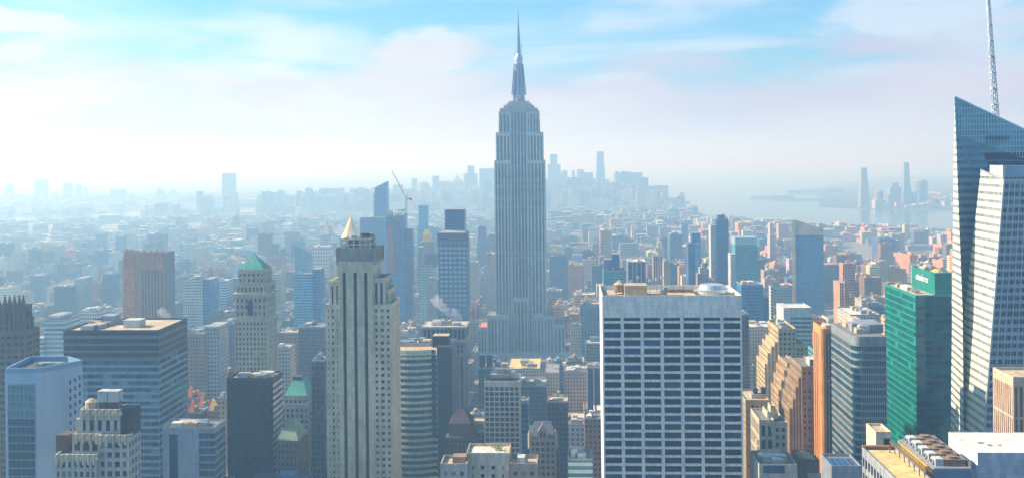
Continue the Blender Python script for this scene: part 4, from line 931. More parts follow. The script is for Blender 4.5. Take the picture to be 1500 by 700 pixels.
def near_right():
    # white roofed box
    b = B('rooftop_building', 'plain white roofed box building, blue in shade, at the lower right corner', 'building', 1432, 1560, 664, 300, 23, noun='white roofed box')
    b.box('wall', mat('white_render', (.62, .64, .66), .8, 0, .1), 0, b.w, 0, 23, 60, b.h - .02)
    b.roof(0, b.w, 0, 23, b.h, mat('white_roof', (.80, .74, .64), .9, 0, .12, .15, False), .25, WHITEC)
    b.box('louvre', GREYP, -.12, 0, 2.2, 4.6, b.h - 5.2, b.h - 3.0); m = MB(); m.box(4, 5.6, 10, 10.7, b.h + .12, b.h + .5).box(9, 10, 8, 8.4, b.h + .12, b.h + .4).cyl(6.5, 8.2, b.h + .12, b.h + .35, .8, .7, 10); m.build('roof_hatch', MET, b.e)
    # cooling tower roof
    b = B('rooftop_building', 'rooftop with a slanting row of white fan cowls and brown louvred hoods', 'building', 1368, 1422, 686, 285, 30, noun='row of fan cowls', foot=(-12, 12, -2, 42))
    X, Z = b.X, b.Z; h = b.h; Lw = -1
    b.box('wall', mat('blue_metal_wall', (.26, .32, .42), .5, .2), 0, b.w, 0, 30, 60, h)
    b.box('screen_wall', MET, b.w + .02, b.w + .4, 0, 30, h - 1, h + 1.4); b.box('roof', GREYP, .3, b.w, 0.3, 30, h + .01, h + .1)
    m = MB()
    for k in range(19): y = .5 + k * 1.5; m.bar((-.25, y, h - 7), (-.25, y + 1.6, h - .8), .35); m.bar((-.3, y + 1.6, h - 7), (-.3, y, h - .8), .3)
    m.box(-.5, -.1, 0, 30, h - .9, h - .2).box(-.5, -.1, 0, 30, h - 7.4, h - 6.9); m.build('side_truss', YEL, b.e)
    b.box('side_wall', GREYP, -.05, 0, 0, 30, h - 12, h)
    for k in range(5):
        y = 2.2 + k * 5.5; e = bpy.data.objects.new('cooling_unit', None); COL.objects.link(e); e.parent = b.e; e.location = (1.2, y, h + .1); e.scale = (.9, .72, .72)
        m = MB(); m.box(0, 2.4, 0, 4.6, 0, 2.6); m.build('cowl', WHITEC, e)
        m = MB(); ring = [(math.cos(a * .524), math.sin(a * .524)) for a in range(12)]
        m.loft([(-.7, 2.3 + 1.35 * a, 1.4 + 1.2 * c) for a, c in ring], [(.02, 2.3 + 1.35 * a, 1.4 + 1.2 * c) for a, c in ring]); m.build('fan_ring', WHITEC, e)
        m = MB(); m.loft([(-.75, 2.3 + a, 1.4 + c * .9) for a, c in ring], [(-.71, 2.3 + a, 1.4 + c * .9) for a, c in ring]); m.build('fan', DKM, e)
        m = MB(); m.frus(2.5, b.w - .6, -.3, 5.0, 0, 2.3, 3.1, 2.0)
        for q in range(9): m.box(2.6 + q * .75, 2.9 + q * .75, -.2, 4.9, 2.28, 2.55)
        m.build('hood', mat('hood_brown', (.30, .21, .14), .8), e); m = MB().cyl(5.5, 2.3, 2.5, 3.3, 1.5, 1.6, 14).build('fan_stack', mat('stack_rust', (.38, .25, .16), .8), e)
    # yellow gravel roof
    b = B('office_building', 'grey building with a large yellow gravel roof and brown railing at the lower right', 'office building', 1312, 1366, 706, 262, 30, noun='yellow gravel roof', foot=(-2, 14, -2, 46))
    X, Z = b.X, b.Z; h, w = b.h, b.w; st = mat('grey_office_frame', (.36, .38, .38), .7)
    b.grid(0, w, 0, 30, h - 60, h, bay=2.8, floor=4.2, pier=.8, span=1.6, rec=.6, glass=(GDEEP, G0), faces='fl', wall=st, roof=RYEL, par=.7); b.box('wall', st, .2, w, .2, 30, 60, h - 60)
    b.box('parapet', mat('rust_coping', (.36, .17, .09)), 0, w, 29, 30.4, h + .71, h + 1.1)
    m = MB()
    for k in range(8): m.box(w - 1.6, w - 1.4, 1 + k * 4, 1.25 + k * 4, h + .1, h + 2.2)
    m.box(w - 1.75, w - 1.25, 0, 29, h + 2.2, h + 2.6); m.build('railing', mat('rail_brown', (.22, .11, .07)), b.e)
    b.box('rooftop_unit', GREYP, w * .7, w * .7 + .3, 26, 26.3, h, h + 1.5)
    b = B('office_building', 'small cream rooftop block between the curved corner glass building and the emerald tower', 'office building', 1283, 1306, 636, 430, 14); b.solid(0, b.w, 0, 14, 60, b.h, CREAM, roof=RTAN); b.box('window', GDEEP, b.w * .5, b.w * .9, -.1, 0, b.h - 5, b.h - 1.5)
    # low glass roofed piece
    b = B('office_building', 'low glass roofed building between the orange slab and the yellow gravel roof', 'office building', 1218, 1262, 686, 430, 18); b.solid(0, b.w, 0, 18, 60, b.h, GREYP, roof=RGREY)
    for k in range(5): b.box('skylight', G1, .8 + k * 2.3, 2.6 + k * 2.3, 2, 14, b.h + .13, b.h + .5)
    # ribbed orange stone at far right
    b = B('office_tower', 'orange ribbed stone tower cut by the right edge', 'office tower', 1484, 1580, 556, 420, 20, noun='orange ribbed tower')
    b.grid(0, b.w, 0, 20, 0, b.h, bay=2.1, floor=12.5, pier=.9, span=1.0, rec=.6, glass=(mat('rib_brown', (.30, .13, .07), .5), GDEEP), gw=(5, 1), faces='fl', wall=mat('peach_stone', (.70, .50, .33)), roof=RTAN, toph=3)
near_right()

def three_park():
    b = B('skyscraper', 'rust brown ribbed tower with notched crown, its left face lit orange', 'skyscraper', 197, 238, 368, 1150, 36, 472, noun='rust brown ribbed tower', foot=(-26, 32, -4, 36))
    X, Z = b.X, b.Z; h = b.h; w = b.w; lf = X(168); wall = mat('rust_brick', (.52, .22, .09)); dk = mat('rust_window', (.10, .07, .10), .3)
    pts = [(lf, 22), (0, 0), (w, 2), (w + 1, 30), (lf + 8, 44)]
    zc = Z(388)
    MB().prism([(x + .8, y + .8) for x, y in pts], 0, h - 2).build('wall', dk, b.e)
    m = MB(); l = MB()
    P0, P1 = Vector((lf, 22, 0)), Vector((0, 0, 0))
    for k in range(6):
        p = P0.lerp(P1, k / 5); l.bar((p.x, p.y, 0), (p.x, p.y, zc), 1.7)
        top = P0.lerp(P1, .12 + .76 * k / 5) + Vector((.8, 1.2, 0)); l.bar((p.x, p.y, zc), (top.x, top.y, h + (1.5 if k % 2 else 0)), 1.7)
    for k in range(int(zc / 3.7)):
        a, c = P0 + Vector((.5, .6, 0)), P1 + Vector((.5, .6, 0)); l.bar((a.x, a.y, k * 3.7), (c.x, c.y, k * 3.7), 1.2)
    l.build('ribbed_face', mat('lit_rust_brick', (.60, .27, .14)), b.e) if False else l.build('ribbed_face', wall, b.e)
    n = 9
    for k in range(n + 1):
        x = w * k / n; m.box(x - .75, x + .75, -.3 + .2 * k, 1.0 + .2 * k, 0, h + (1.6 if k % 2 else -.5))
    m.box(1, w * .22, .1, 1.2, 0, h - 1); m.box(0, w, .5, 2.9, Z(395), h - 1.5); m.build('ribbed_face', wall, b.e)
    b.box('roof', RDARK, lf * .5, w - 1, 6, 30, h - 2, h - 1.8)
three_park()
# ================================================================== TOWERS FARTHER DOWN THE ISLAND
F_ = {
 'blue': facade('blue_facade', (.03, .22, .48), (.015, .13, .34), 1.8, 3.6, .86, .7, gm=.4),
 'navy': facade('navy_facade', (.02, .13, .32), (.008, .06, .18), 2.2, 3.4, .8, .62, gm=.4, blind=.05),
 'teal': facade('teal_facade', (.07, .36, .42), (.02, .20, .30), 2.4, 3.4, .8, .55, gm=.35),
 'green': facade('pale_green_facade', (.40, .60, .52), (.08, .34, .34), 3, 3.4, .7, .5, gm=.3),
 'cyan': facade('cyan_facade', (.10, .40, .62), (.03, .26, .48), 2.4, 3.5, .85, .6, gm=.4),
 'dots': facade('dotted_facade', (.03, .08, .17), (.05, .12, .22), 5.1, 5.6, .5, .5, gm=.2, blind=.0),
 'white': facade('white_facade', (.60, .62, .58), (.06, .12, .18), 2.6, 3.6, .6, .5),
 'beige': facade('beige_facade', (.55, .48, .34), (.07, .09, .12), 2.8, 3.4, .45, .5),
 'brown': facade('brown_facade', (.34, .22, .16), (.05, .06, .10), 2.6, 3.3, .45, .5),
 'rose': facade('rose_facade', (.46, .32, .28), (.06, .07, .12), 3.2, 80, .5, .98),
 'orange': facade('orange_facade', (.60, .30, .14), (.08, .08, .10), 2.8, 3.2, .45, .5),
 'grey': facade('grey_facade', (.36, .37, .37), (.05, .08, .12), 2.8, 3.5, .55, .5),
 'dark': facade('dusk_facade', (.09, .10, .14), (.02, .04, .08), 2.6, 3.5, .55, .5),
 'bands': facade('banded_facade', (.50, .60, .58), (.06, .20, .30), 200, 3.9, 1.0, .5),
 'fins': facade('finned_facade', (.62, .62, .58), (.02, .06, .16), 5.6, 400, .82, .99),
 'mosaic': facade('mosaic_facade', (.015, .14, .34), (.08, .30, .46), 2.1, 3.1, .66, .5, blind=.3, gm=.2),
 'blank': mat('blank_beige_wall', (.55, .53, .44)), 'far': facade('far_facade', (.26, .27, .29), (.07, .10, .14), 5, 7, .6, .5),
 'farlight': facade('far_light_facade', (.52, .50, .46), (.12, .14, .17), 5, 7, .5, .5)}
def mid(nm, label, x0, x1, top, D, dep, vis, fac, tiers=(), roof=RGREY, junk=3, cat='tower', th=TH, noun=None, cap=None, base=None, **k):
    b = B(nm, label, cat, x0, x1, top, D, dep, vis, noun=noun, th=th, **k)
    MB().box(0, b.w, 0, dep, 0, b.h - .02).build('wall', F_[fac], b.e); MB().box(.4, b.w - .4, .4, dep - .4, b.h - .015, b.h + .12).build('roof', roof, b.e)
    p = MB(); t = .5; z = b.h
    p.box(0, b.w, 0, t, z - .01, z + 1.1).box(0, b.w, dep - t, dep, z - .01, z + 1.1).box(0, t, t, dep - t, z - .01, z + 1.1).box(b.w - t, b.w, t, dep - t, z - .01, z + 1.1); p.build('parapet', cap or GREYP, b.e)
    for i, (a, c, y, dy, dd, ff) in enumerate(tiers):
        X0, X1, Z1 = b.X(a, dy, y), b.X(c, dy, y), b.Z(y, dy)
        q = MB(); q.box(X0, X1, dy, dd, 0 if dy < 0 or a < x0 or c > x1 else b.h, Z1); q.build('setback', F_[ff] if isinstance(ff, str) else ff, b.e)
    if junk: b.units(1, b.w - 3, 2, dep - 4, b.h, junk, hash_(nm + label), None, 3.5)
    return b
def hash_(s): return sum((i + 1) * ord(c) for i, c in enumerate(s)) % 99991
# --- centre left cluster
b = mid('skyscraper', 'slim dark blue glass tower with slanted top, tallest left of the crane', 549, 567, 275, 2150, 22, 320, 'blue', junk=0, noun='slim slanted-top glass tower')
MB().loft([(0, 0, b.h), (b.w, 0, b.h), (b.w, 22, b.h), (0, 22, b.h)], [(0, 0, b.Z(275) + .3), (b.w, 0, b.Z(266)), (b.w, 22, b.Z(266)), (0, 22, b.Z(273))]).build('slanted_crown', F_['blue'], b.e)
MB().box(-3, -.02, 1, 20, 0, b.Z(283)).build('side_bay', F_['cyan'], b.e)
mid('office_tower', 'broad flat dark blue slab below the slim slanted-top glass tower', 527, 566, 320, 1900, 20, 470, 'blue', junk=2, noun='broad blue slab')
b = mid('construction_tower', 'unfinished blue glass tower with bare red core and netting at the top', 566, 592, 318, 1550, 24, 470, 'blue', junk=0, noun='unfinished tower under the crane', tiers=[(592, 603, 336, 3, 24, 'navy')])
X, Z = b.X, b.Z
m = MB()
for k in range(7): z = Z(318) + k * 0 ; 
for k in range(22):
    z = Z(400) + k * 4.0
    if z < Z(312): m.box(X(566) - .4, X(588), -.9, -.05, z, z + .6)
for px in range(567, 589, 4): m.box(X(px), X(px) + .8, -.8, -.1, Z(400), Z(312))
m.build('bare_floor', mat('formwork_violet', (.26, .11, .12)), b.e)
MB().box(X(567), X(575), -.6, -.02, Z(398), Z(330)).build('hoist', mat('hoist_red', (.55, .16, .14)), b.e)
m = MB(); rg = random.Random(3)
for k in range(24): x = rg.uniform(X(565), X(590)); z = rg.uniform(Z(324), Z(308)); m.box(x, x + rg.uniform(1.5, 4), -1.5 + rg.uniform(0, .4), 20, z, z + rg.uniform(.8, 2.2))
m.build('scaffold', mat('scaffold_ochre', (.46, .40, .24)), b.e)
crb = bpy.data.objects.new('tower_crane', None); COL.objects.link(crb); p = b.world(X(594), 8, 0); crb.location = p; crb.rotation_euler = (0, 0, -TH); tag(crb, 'red and white tower crane with raised jib on the unfinished tower', 'crane', 'tower cranes')
zt = Z(292); crane(crb, (0, 0, 60), zt, (X(573) - X(594), 0, Z(250) - zt), 2.2)
for k, (px, py, D, zb, jx, jy, lab) in enumerate(((922, 352, 2450, 90, 918, 330, 'purple tower crane on the scaffolded building, short upright jib'), (938, 325, 3100, 60, 946, 290, 'faint red crane leaning right below the far skyline'), (930, 372, 2400, 80, 925, 335, 'second crane standing on the scaffolded building, taller mast'))):
    e = bpy.data.objects.new('tower_crane', None); COL.objects.link(e); q = at(px, py, D); e.location = (q.x, q.y, 0); tag(e, lab, 'crane', 'tower cranes'); j = at(jx, jy, D)
    crane(e, (0, 0, 10 if k == 1 else zb), q.z, (j.x - q.x, 0, j.z - q.z), 2.4, mat('purple_crane', (.32, .08, .20), .6) if k != 1 else REDP)
b = mid('apartment_tower', 'thin glass tower with rounded shaft right of the crane tower', 613, 626, 302, 2100, 20, 380, 'cyan', tiers=[(610, 612.8, 330, 2, 20, 'green')], noun='thin glass tower')
b = mid('apartment_tower', 'green glass tower with pale dotted balconies', 618, 639, 392, 1350, 26, 470, 'green', tiers=[(613, 617.9, 362, 8, 30, 'grey')], noun='green balcony tower')
b = mid('office_tower', 'dusky tower with small gold cap behind the green balcony tower', 612, 640, 372, 1650, 26, 400, 'dark', tiers=[(616, 636, 354, 4, 22, 'grey'), (619, 631, 344, 7, 18, GOLD)], noun='gold-capped dusky tower')
MB().frus(b.X(619, 7), b.X(631, 7), 7, 18, b.Z(344, 7), b.Z(337, 7), 3, 3).build('cap', GOLD, b.e)
b = mid('apartment_tower', 'blank beige slab wall in front of the green balcony tower', 626, 641, 410, 1280, 24, 478, 'blank', noun='blank beige slab')
MB().box(b.w + .02, b.w + 3, 1, 24, 0, b.h).build('side_wall', F_['green'], b.e)
b = mid('skyscraper', 'blue tower with rows of pale square windows and narrower box on top', 642, 684, 356, 1250, 34, 470, 'dots', noun='pale-windowed blue tower', junk=0, tiers=[(652, 680, 307, 6, 28, 'navy')])
X, Z = b.X, b.Z; m = MB()
for k in range(7): x = b.w * k / 6; m.box(x - .9, x + .9, -.5, .6, b.h - 3, Z(341))
m.box(.5, b.w, 1.2, 33, b.h, Z(341)); m.build('crown', F_['dark'], b.e)
for k in range(6):
    for q in range(17):
        z = b.h - 6 - q * 5.6; xx = 1.0 + (b.w - 2) * (k + .5) / 6
        MB().box(xx - 1.9, xx + 1.9, -.12, -.02, z - 1.6, z + 1.4).build('window', G2 if False else mat('pale_window', (.26, .45, .60), .3, .2), b.e) if k * 17 + q < 100 else None
m = MB()
for k in range(8): x = X(652, 6) + (X(680, 6) - X(652, 6)) * k / 7; m.box(x - .25, x + .25, 5.6, 6, Z(338), Z(306, 6))
m.build('pier', F_['navy'], b.e); MB().frus(X(650), X(682), 1, 30, Z(341), Z(337), 11, 10).build('terrace_planting', mat('terrace_pale', (.5, .52, .5)), b.e)
mid('office_tower', 'sunlit cream slab just left of the needle-topped tower', 712, 724, 373, 1650, 40, 470, 'beige', roof=RTAN, noun='sunlit cream slab')
mid('office_building', 'short sunlit cream building lower left of the needle-topped tower', 687, 699, 385, 1750, 40, 440, 'beige', roof=RTAN)
b = mid('historic_tower', 'tower roofed by a tall golden pyramid behind the three-striped tower', 497, 530, 352, 1950, 36, 356, 'grey', junk=0, noun='golden pyramid tower')
p = b.X(514, 16, 345); z0, z1 = b.h, b.Z(313, 16)
MB().frus(p - 17, p + 17, 1, 35, z0, z0 + 2, 15, 15).build('roof_base', CREAM, b.e)
m = MB(); n_ = 8; rg_ = [(math.cos(a * math.pi / 4 + .39), math.sin(a * math.pi / 4 + .39)) for a in range(8)]
m.loft([(p + 19 * a, 18 + 19 * c, z0 + 2) for a, c in rg_], [(p + 1.6 * a, 18 + 1.6 * c, z1 - 8) for a, c in rg_]); m.build('golden_pyramid', GOLD, b.e)
MB().cyl(p, 18, z1 - 8, z1 - 5, 1.6, 1.4, 8).cyl(p, 18, z1 - 5, z1 + 1, 1.0, .05, 8).build('lantern', GOLD, b.e)
b = mid('historic_tower', 'pale campanile with a pointed top, faint left of the golden pyramid', 471, 482, 345, 2150, 22, 352, 'farlight', junk=0, noun='pale campanile')
c_ = b.w / 2; MB().frus(0, b.w, 0, 22, b.h, b.Z(326), 2, 2).build('pyramid_roof', CREAM, b.e); MB().cyl(c_, 11, b.Z(326), b.Z(320), 2, 2, 8).cyl(c_, 11, b.Z(320), b.Z(314), 2, .1, 8).build('lantern', CREAM, b.e)
mid('office_building', 'low pale colonnaded block under the faint campanile', 446, 482, 362, 2000, 40, 385, 'farlight', roof=RWHITE, cat='building')
b = mid('apartment_tower', 'teal glass tower with slanted wedge top left of the three-striped tower', 432, 452, 372, 1700, 26, 400, 'teal', junk=0, noun='wedge-topped teal tower')
MB().loft([(0, 0, b.h), (b.w, 0, b.h), (b.w, 26, b.h), (0, 26, b.h)], [(0, 0, b.Z(358)), (b.w, 0, b.Z(370)), (b.w, 26, b.Z(370)), (0, 26, b.Z(358))]).build('wedge_top', F_['teal'], b.e)
mid('apartment_tower', 'cyan glass slab with vertical lines left of the three-striped tower', 430, 457, 402, 1300, 24, 470, 'cyan', tiers=[(457.2, 469, 394, 4, 26, 'blue')], noun='cyan lined slab')
mid('office_building', 'dark blue building with faint window rows left of the three-striped tower', 437, 474, 480, 1000, 30, 540, 'dark')
mid('office_building', 'plain dark blue slab tight against the three-striped tower', 456, 474.5, 530, 640, 20, 640, 'dark', junk=2)
mid('office_building', 'brick building with orange hue between green pyramid tower and dark blue building', 404, 436, 488, 1050, 30, 540, 'brown', roof=RTAN)
mid('office_building', 'sunlit cream narrow building behind the black glass tower', 403, 424, 510, 930, 20, 560, 'beige', roof=RTAN)
# --- left
mid('office_tower', 'white box tower with dotted windows left of the green pyramid tower', 268, 296, 409, 1300, 30, 470, 'white', tiers=[(296.2, 309, 409, .5, 30, 'blue')], noun='white box tower', roof=RGREY)
mid('office_building', 'wide low bluish building behind the white box tower', 293, 332, 412, 1550, 30, 440, 'bands', roof=RWHITE)
mid('office_building', 'grey green block with flat pale roof left of the rust brown tower', 79, 108, 420, 1500, 40, 465, 'dark', roof=RWHITE, tiers=[(108.2, 120, 408, 6, 40, 'grey')], noun='grey green block')
mid('office_building', 'small dark block with round white roof left of the grey green block', 44, 62, 404, 1900, 30, 430, 'dark', roof=RWHITE)
mid('office_building', 'dark teal block with stubby roof house beside the rust brown tower', 150, 166, 402, 1750, 26, 440, 'navy', roof=RGREY)
mid('office_building', 'pale green building with bulky window bays left above the banded slab', 116, 146, 457, 1050, 26, 490, 'white', roof=RWHITE, junk=6, noun='pale bay-windowed building')
mid('office_building', 'pale stepped terrace building at left behind the blue panelled block', 64, 93, 470, 900, 30, 540, 'bands', tiers=[(52, 64, 495, -2, 26, 'bands'), (70, 88, 462, 4, 26, 'white')], noun='pale stepped terrace building')
mid('office_building', 'brown brick building right of the banded slab', 273, 300, 490, 900, 30, 560, 'brown', tiers=[(300.2, 320, 478, 3, 30, 'grey')])
mid('office_building', 'dusky blue building right of the brown brick building', 318, 342, 475, 1050, 36, 560, 'dark', tiers=[(300, 318, 482, 8, 30, 'grey')])
mid('office_building', 'tan narrow building with cream window rows beside the black glass tower', 318, 332, 585, 700, 20, 640, 'beige', roof=RTAN)
# orange roofed cluster
for i, (x0, x1, y, D, f) in enumerate(((270, 288, 584, 760, 'brown'), (288, 303, 600, 730, 'dark'), (303, 320, 604, 700, 'brown'), (272, 292, 606, 690, 'dark'))):
    b = mid('brick_building', ['red roofed brick house block nearest the banded slab', 'dark block with orange gable in the red roofed group', 'brick block with small tan hipped roof in the red roofed group', 'lowest dark block of the red roofed group'][i], x0, x1, y, D, 18, 640, f, roof=RGREY, junk=4, cat='building')
    rr = mat('orange_tarp_roof', (.80, .20, .06), .8) if i != 2 else RYEL
    MB().frus(b.w * .1, b.w * .6, 1, 9, b.h + 1.2, b.h + 8, .5, 1).build('hipped_roof', rr, b.e)
    if i < 2: MB().frus(b.w * .6, b.w * .95, 4, 12, b.h + 1.2, b.h + 5, .5, 1).build('hipped_roof', rr, b.e)
    b.tank(b.w * .7, 3, b.h, 1.3, 2.2, COPPER if i == 1 else WOOD)
# --- in front of the tall tower
b = mid('office_building', 'wide cream roofed building at the foot of the needle-topped tower', 742, 791, 541, 1080, 60, 560, 'beige', roof=RYEL, junk=4, noun='wide cream roofed building', tiers=[(791.2, 819, 545, 0, 50, 'beige')])
b.tank(b.X(806, 20), 20, b.Z(545), 3.5, 4, MET, 6); 
mid('office_building', 'dark blue building with twin black roof boxes left of the slim gridded tower', 701, 722, 540, 950, 24, 600, 'dark', tiers=[(702, 710, 520, 3, 12, BLK), (713, 721, 520, 3, 12, BLK)], junk=0)
mid('office_building', 'low building with tan roof and water tanks behind the slim gridded tower', 762, 800, 566, 880, 30, 620, 'dark', roof=RTAN, junk=8)
mid('office_building', 'dark slab with cream roof box right of the slim gridded tower', 802, 832, 590, 720, 18, 700, 'dark', tiers=[(803, 818, 585, 2, 14, BRICK)], roof=RTAN, junk=5, noun='dark slab with cream box')
mid('office_building', 'brown grey slab left of the white gridded slab', 856, 881, 615, 640, 18, 700, 'brown', junk=4)
mid('office_building', 'pale green low building with blue roof units at bottom left of the white gridded slab', 832, 868, 674, 560, 20, 700, 'bands', roof=RGREY, junk=14)
mid('office_building', 'blue building with white windows beside the slim gridded tower', 761, 774, 592, 720, 20, 640, 'blue')
mid('office_building', 'blue grey ribbed building left of the white gridded slab', 860, 882, 540, 900, 28, 600, 'fins', junk=5)
mid('office_building', 'cream two winged building behind the brown grey slab', 826, 862, 545, 980, 30, 590, 'beige', roof=RTAN, junk=9)
mid('office_building', 'pale beige block right of the needle-topped tower base', 836, 852, 478, 1180, 20, 520, 'beige')
# --- right of centre
b = mid('office_tower', 'squat teal block behind the left roof edge of the white gridded slab', 884, 917, 397, 1250, 30, 426, 'teal', roof=RDARK, tiers=[(896, 907, 372, 8, 22, 'navy'), (885, 896, 380, 8, 24, 'blue')], noun='squat teal block', junk=2)
mid('office_tower', 'blue block with white vertical fins behind the white gridded slab', 920, 946, 384, 1350, 40, 426, 'fins', roof=RWHITE, noun='white-finned blue block', junk=2, cap=WHITEC)
b = mid('construction_building', 'scaffolded concrete frame building under the purple cranes', 908, 934, 357, 2350, 30, 380, 'grey', junk=0, noun='scaffolded frame building')
for k in range(7): MB().box(-1, b.w + 1, -1.5, -.1, b.h - 4 - k * 6, b.h - 3 - k * 6).build('floor_slab', CREAM, b.e)
mid('apartment_tower', 'slender rose brown tower with vertical stripes', 957, 971, 376, 1500, 24, 426, 'rose', noun='rose striped tower', junk=2)
mid('apartment_tower', 'cream and teal pair of narrow towers right of the rose striped tower', 972, 982, 384, 1480, 24, 426, 'beige', tiers=[(982.2, 992, 387, 1, 24, 'teal')])
mid('apartment_tower', 'tan tower with pointed gold top above the rose striped tower', 960, 973, 364, 2200, 24, 378, 'beige', tiers=[(963, 970, 354, 6, 16, GOLD)], junk=0)
mid('office_tower', 'dark blue tower with pale scaffold strip left of the darkest blue tower', 1008, 1022, 357, 1550, 26, 426, 'navy', tiers=[(1013, 1026, 341, 6, 24, 'blue'), (1018, 1025, 356, -1, 5, 'cyan'), (1022.2, 1036, 386, 2, 20, 'navy')], noun='scaffold-striped blue tower', junk=1)
b = mid('apartment_tower', 'slender tan brick tower with stepped crown before the scaffold-striped tower', 1022, 1038, 402, 1350, 20, 426, 'rose', tiers=[(1025, 1035, 392, 3, 16, 'beige'), (1028, 1033, 386, 5, 12, 'beige')], junk=0)
b = mid('skyscraper', 'darkest blue slim tower with notched top behind the white gridded slab', 1049, 1067, 322, 1600, 26, 426, 'navy', tiers=[(1052, 1058, 315, 3, 20, 'navy'), (1059, 1062, 314, 3, 20, 'navy')], junk=0, noun='darkest blue notched tower')
MB().box(b.X(1041), -.02, 2, 24, 0, b.Z(330)).build('balcony_side', F_['white'], b.e)
b = mid('office_tower', 'teal glass tower with pale crown band right of the darkest blue tower', 1077, 1109, 358, 1500, 34, 440, 'teal', cap=WHITEC, tiers=[(1070, 1076.8, 372, 2, 26, 'white')], noun='pale-crowned teal tower', junk=1)
MB().box(-.2, b.w + .2, -.2, 34, b.h - 1, b.Z(348)).build('crown', mat('crown_pale_glass', (.34, .50, .55), .4, .2), b.e)
b = mid('office_tower', 'deep blue glass tower with wavy light reflection right of the white gridded slab', 1086, 1118, 418, 1150, 34, 490, 'blue', tiers=[(1118.2, 1126, 436, 3, 30, 'navy')], noun='wavy reflection glass tower', junk=3)
mid('office_tower', 'blue building edge rising just behind the right side of the white gridded slab', 1086, 1097, 462, 800, 24, 560, 'dark')
b = mid('skyscraper', 'tall mosaic glass tower with thin cream edge and slanted crown', 1165, 1206, 338, 1450, 34, 450, 'mosaic', junk=0, th=R(14.5), noun='tall mosaic glass tower')
X, Z = b.X, b.Z; MB().box(X(1160), -.02, -.5, 8, 0, Z(322)).build('edge_wall', mat('cream_edge', (.62, .52, .34)), b.e)
MB().loft([(0, 0, b.h), (b.w - 6, 0, b.h), (b.w - 6, 10, b.h), (0, 10, b.h)], [(0, 0, Z(322)), (b.w - 6, 0, Z(333)), (b.w - 6, 10, Z(333)), (0, 10, Z(322))]).build('slanted_crown', mat('crown_sand', (.55, .52, .42)), b.e)
MB().box(b.w - 5.9, b.w, 2, 14, b.h, Z(327)).build('bulkhead', mat('pale_crown', (.5, .5, .5)), b.e); MB().box(-.2, b.w + .2, -.25, -.02, b.h - 6, b.h).build('crown_band', mat('crown_sand', (.5, .5, .5)), b.e)
mid('office_tower', 'dark brown slab right of the tall mosaic glass tower', 1207, 1231, 388, 1900, 40, 470, 'dark', roof=mat('rust_roof', (.6, .2, .1)), junk=1)
b = B('office_tower', 'white framed box tower with teal glass bands below the mosaic glass tower', 'office tower', 1157, 1189, 452, 1000, 34, 560, noun='white framed banded tower')
b.grid(0, b.w, 0, 34, 0, b.h, bay=11, floor=4.1, pier=.3, span=1.8, rec=.3, faces='f', glass=(G3, GCY, G1), wall=mat('frame_teal', (.42, .56, .54)), roof=RWHITE, toph=8, proud='s'); b.box('side_wall', WHITEC, b.X(1144, 12), -.02, .1, 34, 0, b.h + 1)
mid('office_building', 'long low pale building behind the tan stepped building', 1097, 1138, 480, 1050, 40, 505, 'beige', roof=RWHITE, junk=6)
mid('apartment_tower', 'thin white pole-like tower sliver left of the white framed tower', 1129, 1133, 420, 1200, 12, 470, 'white', junk=0)
mid('apartment_tower', 'orange brick slab with balconies left of the emerald tower', 1237, 1243, 414, 1150, 14, 470, 'orange', tiers=[(1230, 1236.8, 414, 2, 30, 'orange')], junk=1, noun='orange balcony slab')
mid('office_building', 'wide cream office block behind the curved corner glass building', 1246, 1290, 462, 950, 50, 485, 'beige', roof=RWHITE, tiers=[(1240, 1262, 470, -8, -.1, 'white')], junk=8)
mid('office_building', 'cream block with lit side left of the emerald tower roof', 1262, 1285, 440, 1400, 40, 460, 'beige', roof=RTAN, junk=4)
mid('office_building', 'dark blue building with crane-like frames before the emerald tower', 1281, 1296, 448, 1150, 30, 480, 'dark', junk=6)
b = mid('apartment_tower', 'slender pointed slab tower far behind the emerald tower', 1264, 1271, 366, 3000, 14, 392, 'beige', junk=0)
mid('apartment_tower', 'curved dark slab beside the slender pointed slab', 1274, 1285, 358, 3050, 20, 392, 'dark', junk=0)
mid('office_building', 'massive dark warehouse block far right of the mosaic glass tower', 1237, 1263, 362, 3100, 80, 380, 'dark', roof=RGREY)
mid('apartment_tower', 'stepped brick tower near the river, right of the dark warehouse block', 1238, 1246, 340, 3300, 40, 350, 'orange', tiers=[(1240, 1244, 332, 5, 20, 'orange')], junk=0)
mid('apartment_building', 'broad tall brown apartment block near the river behind the emerald tower', 1330, 1372, 360, 2900, 60, 385, 'brown')
mid('apartment_tower', 'orange apartment tower right behind the emerald tower roof', 1317, 1329, 372, 2300, 40, 400, 'orange')
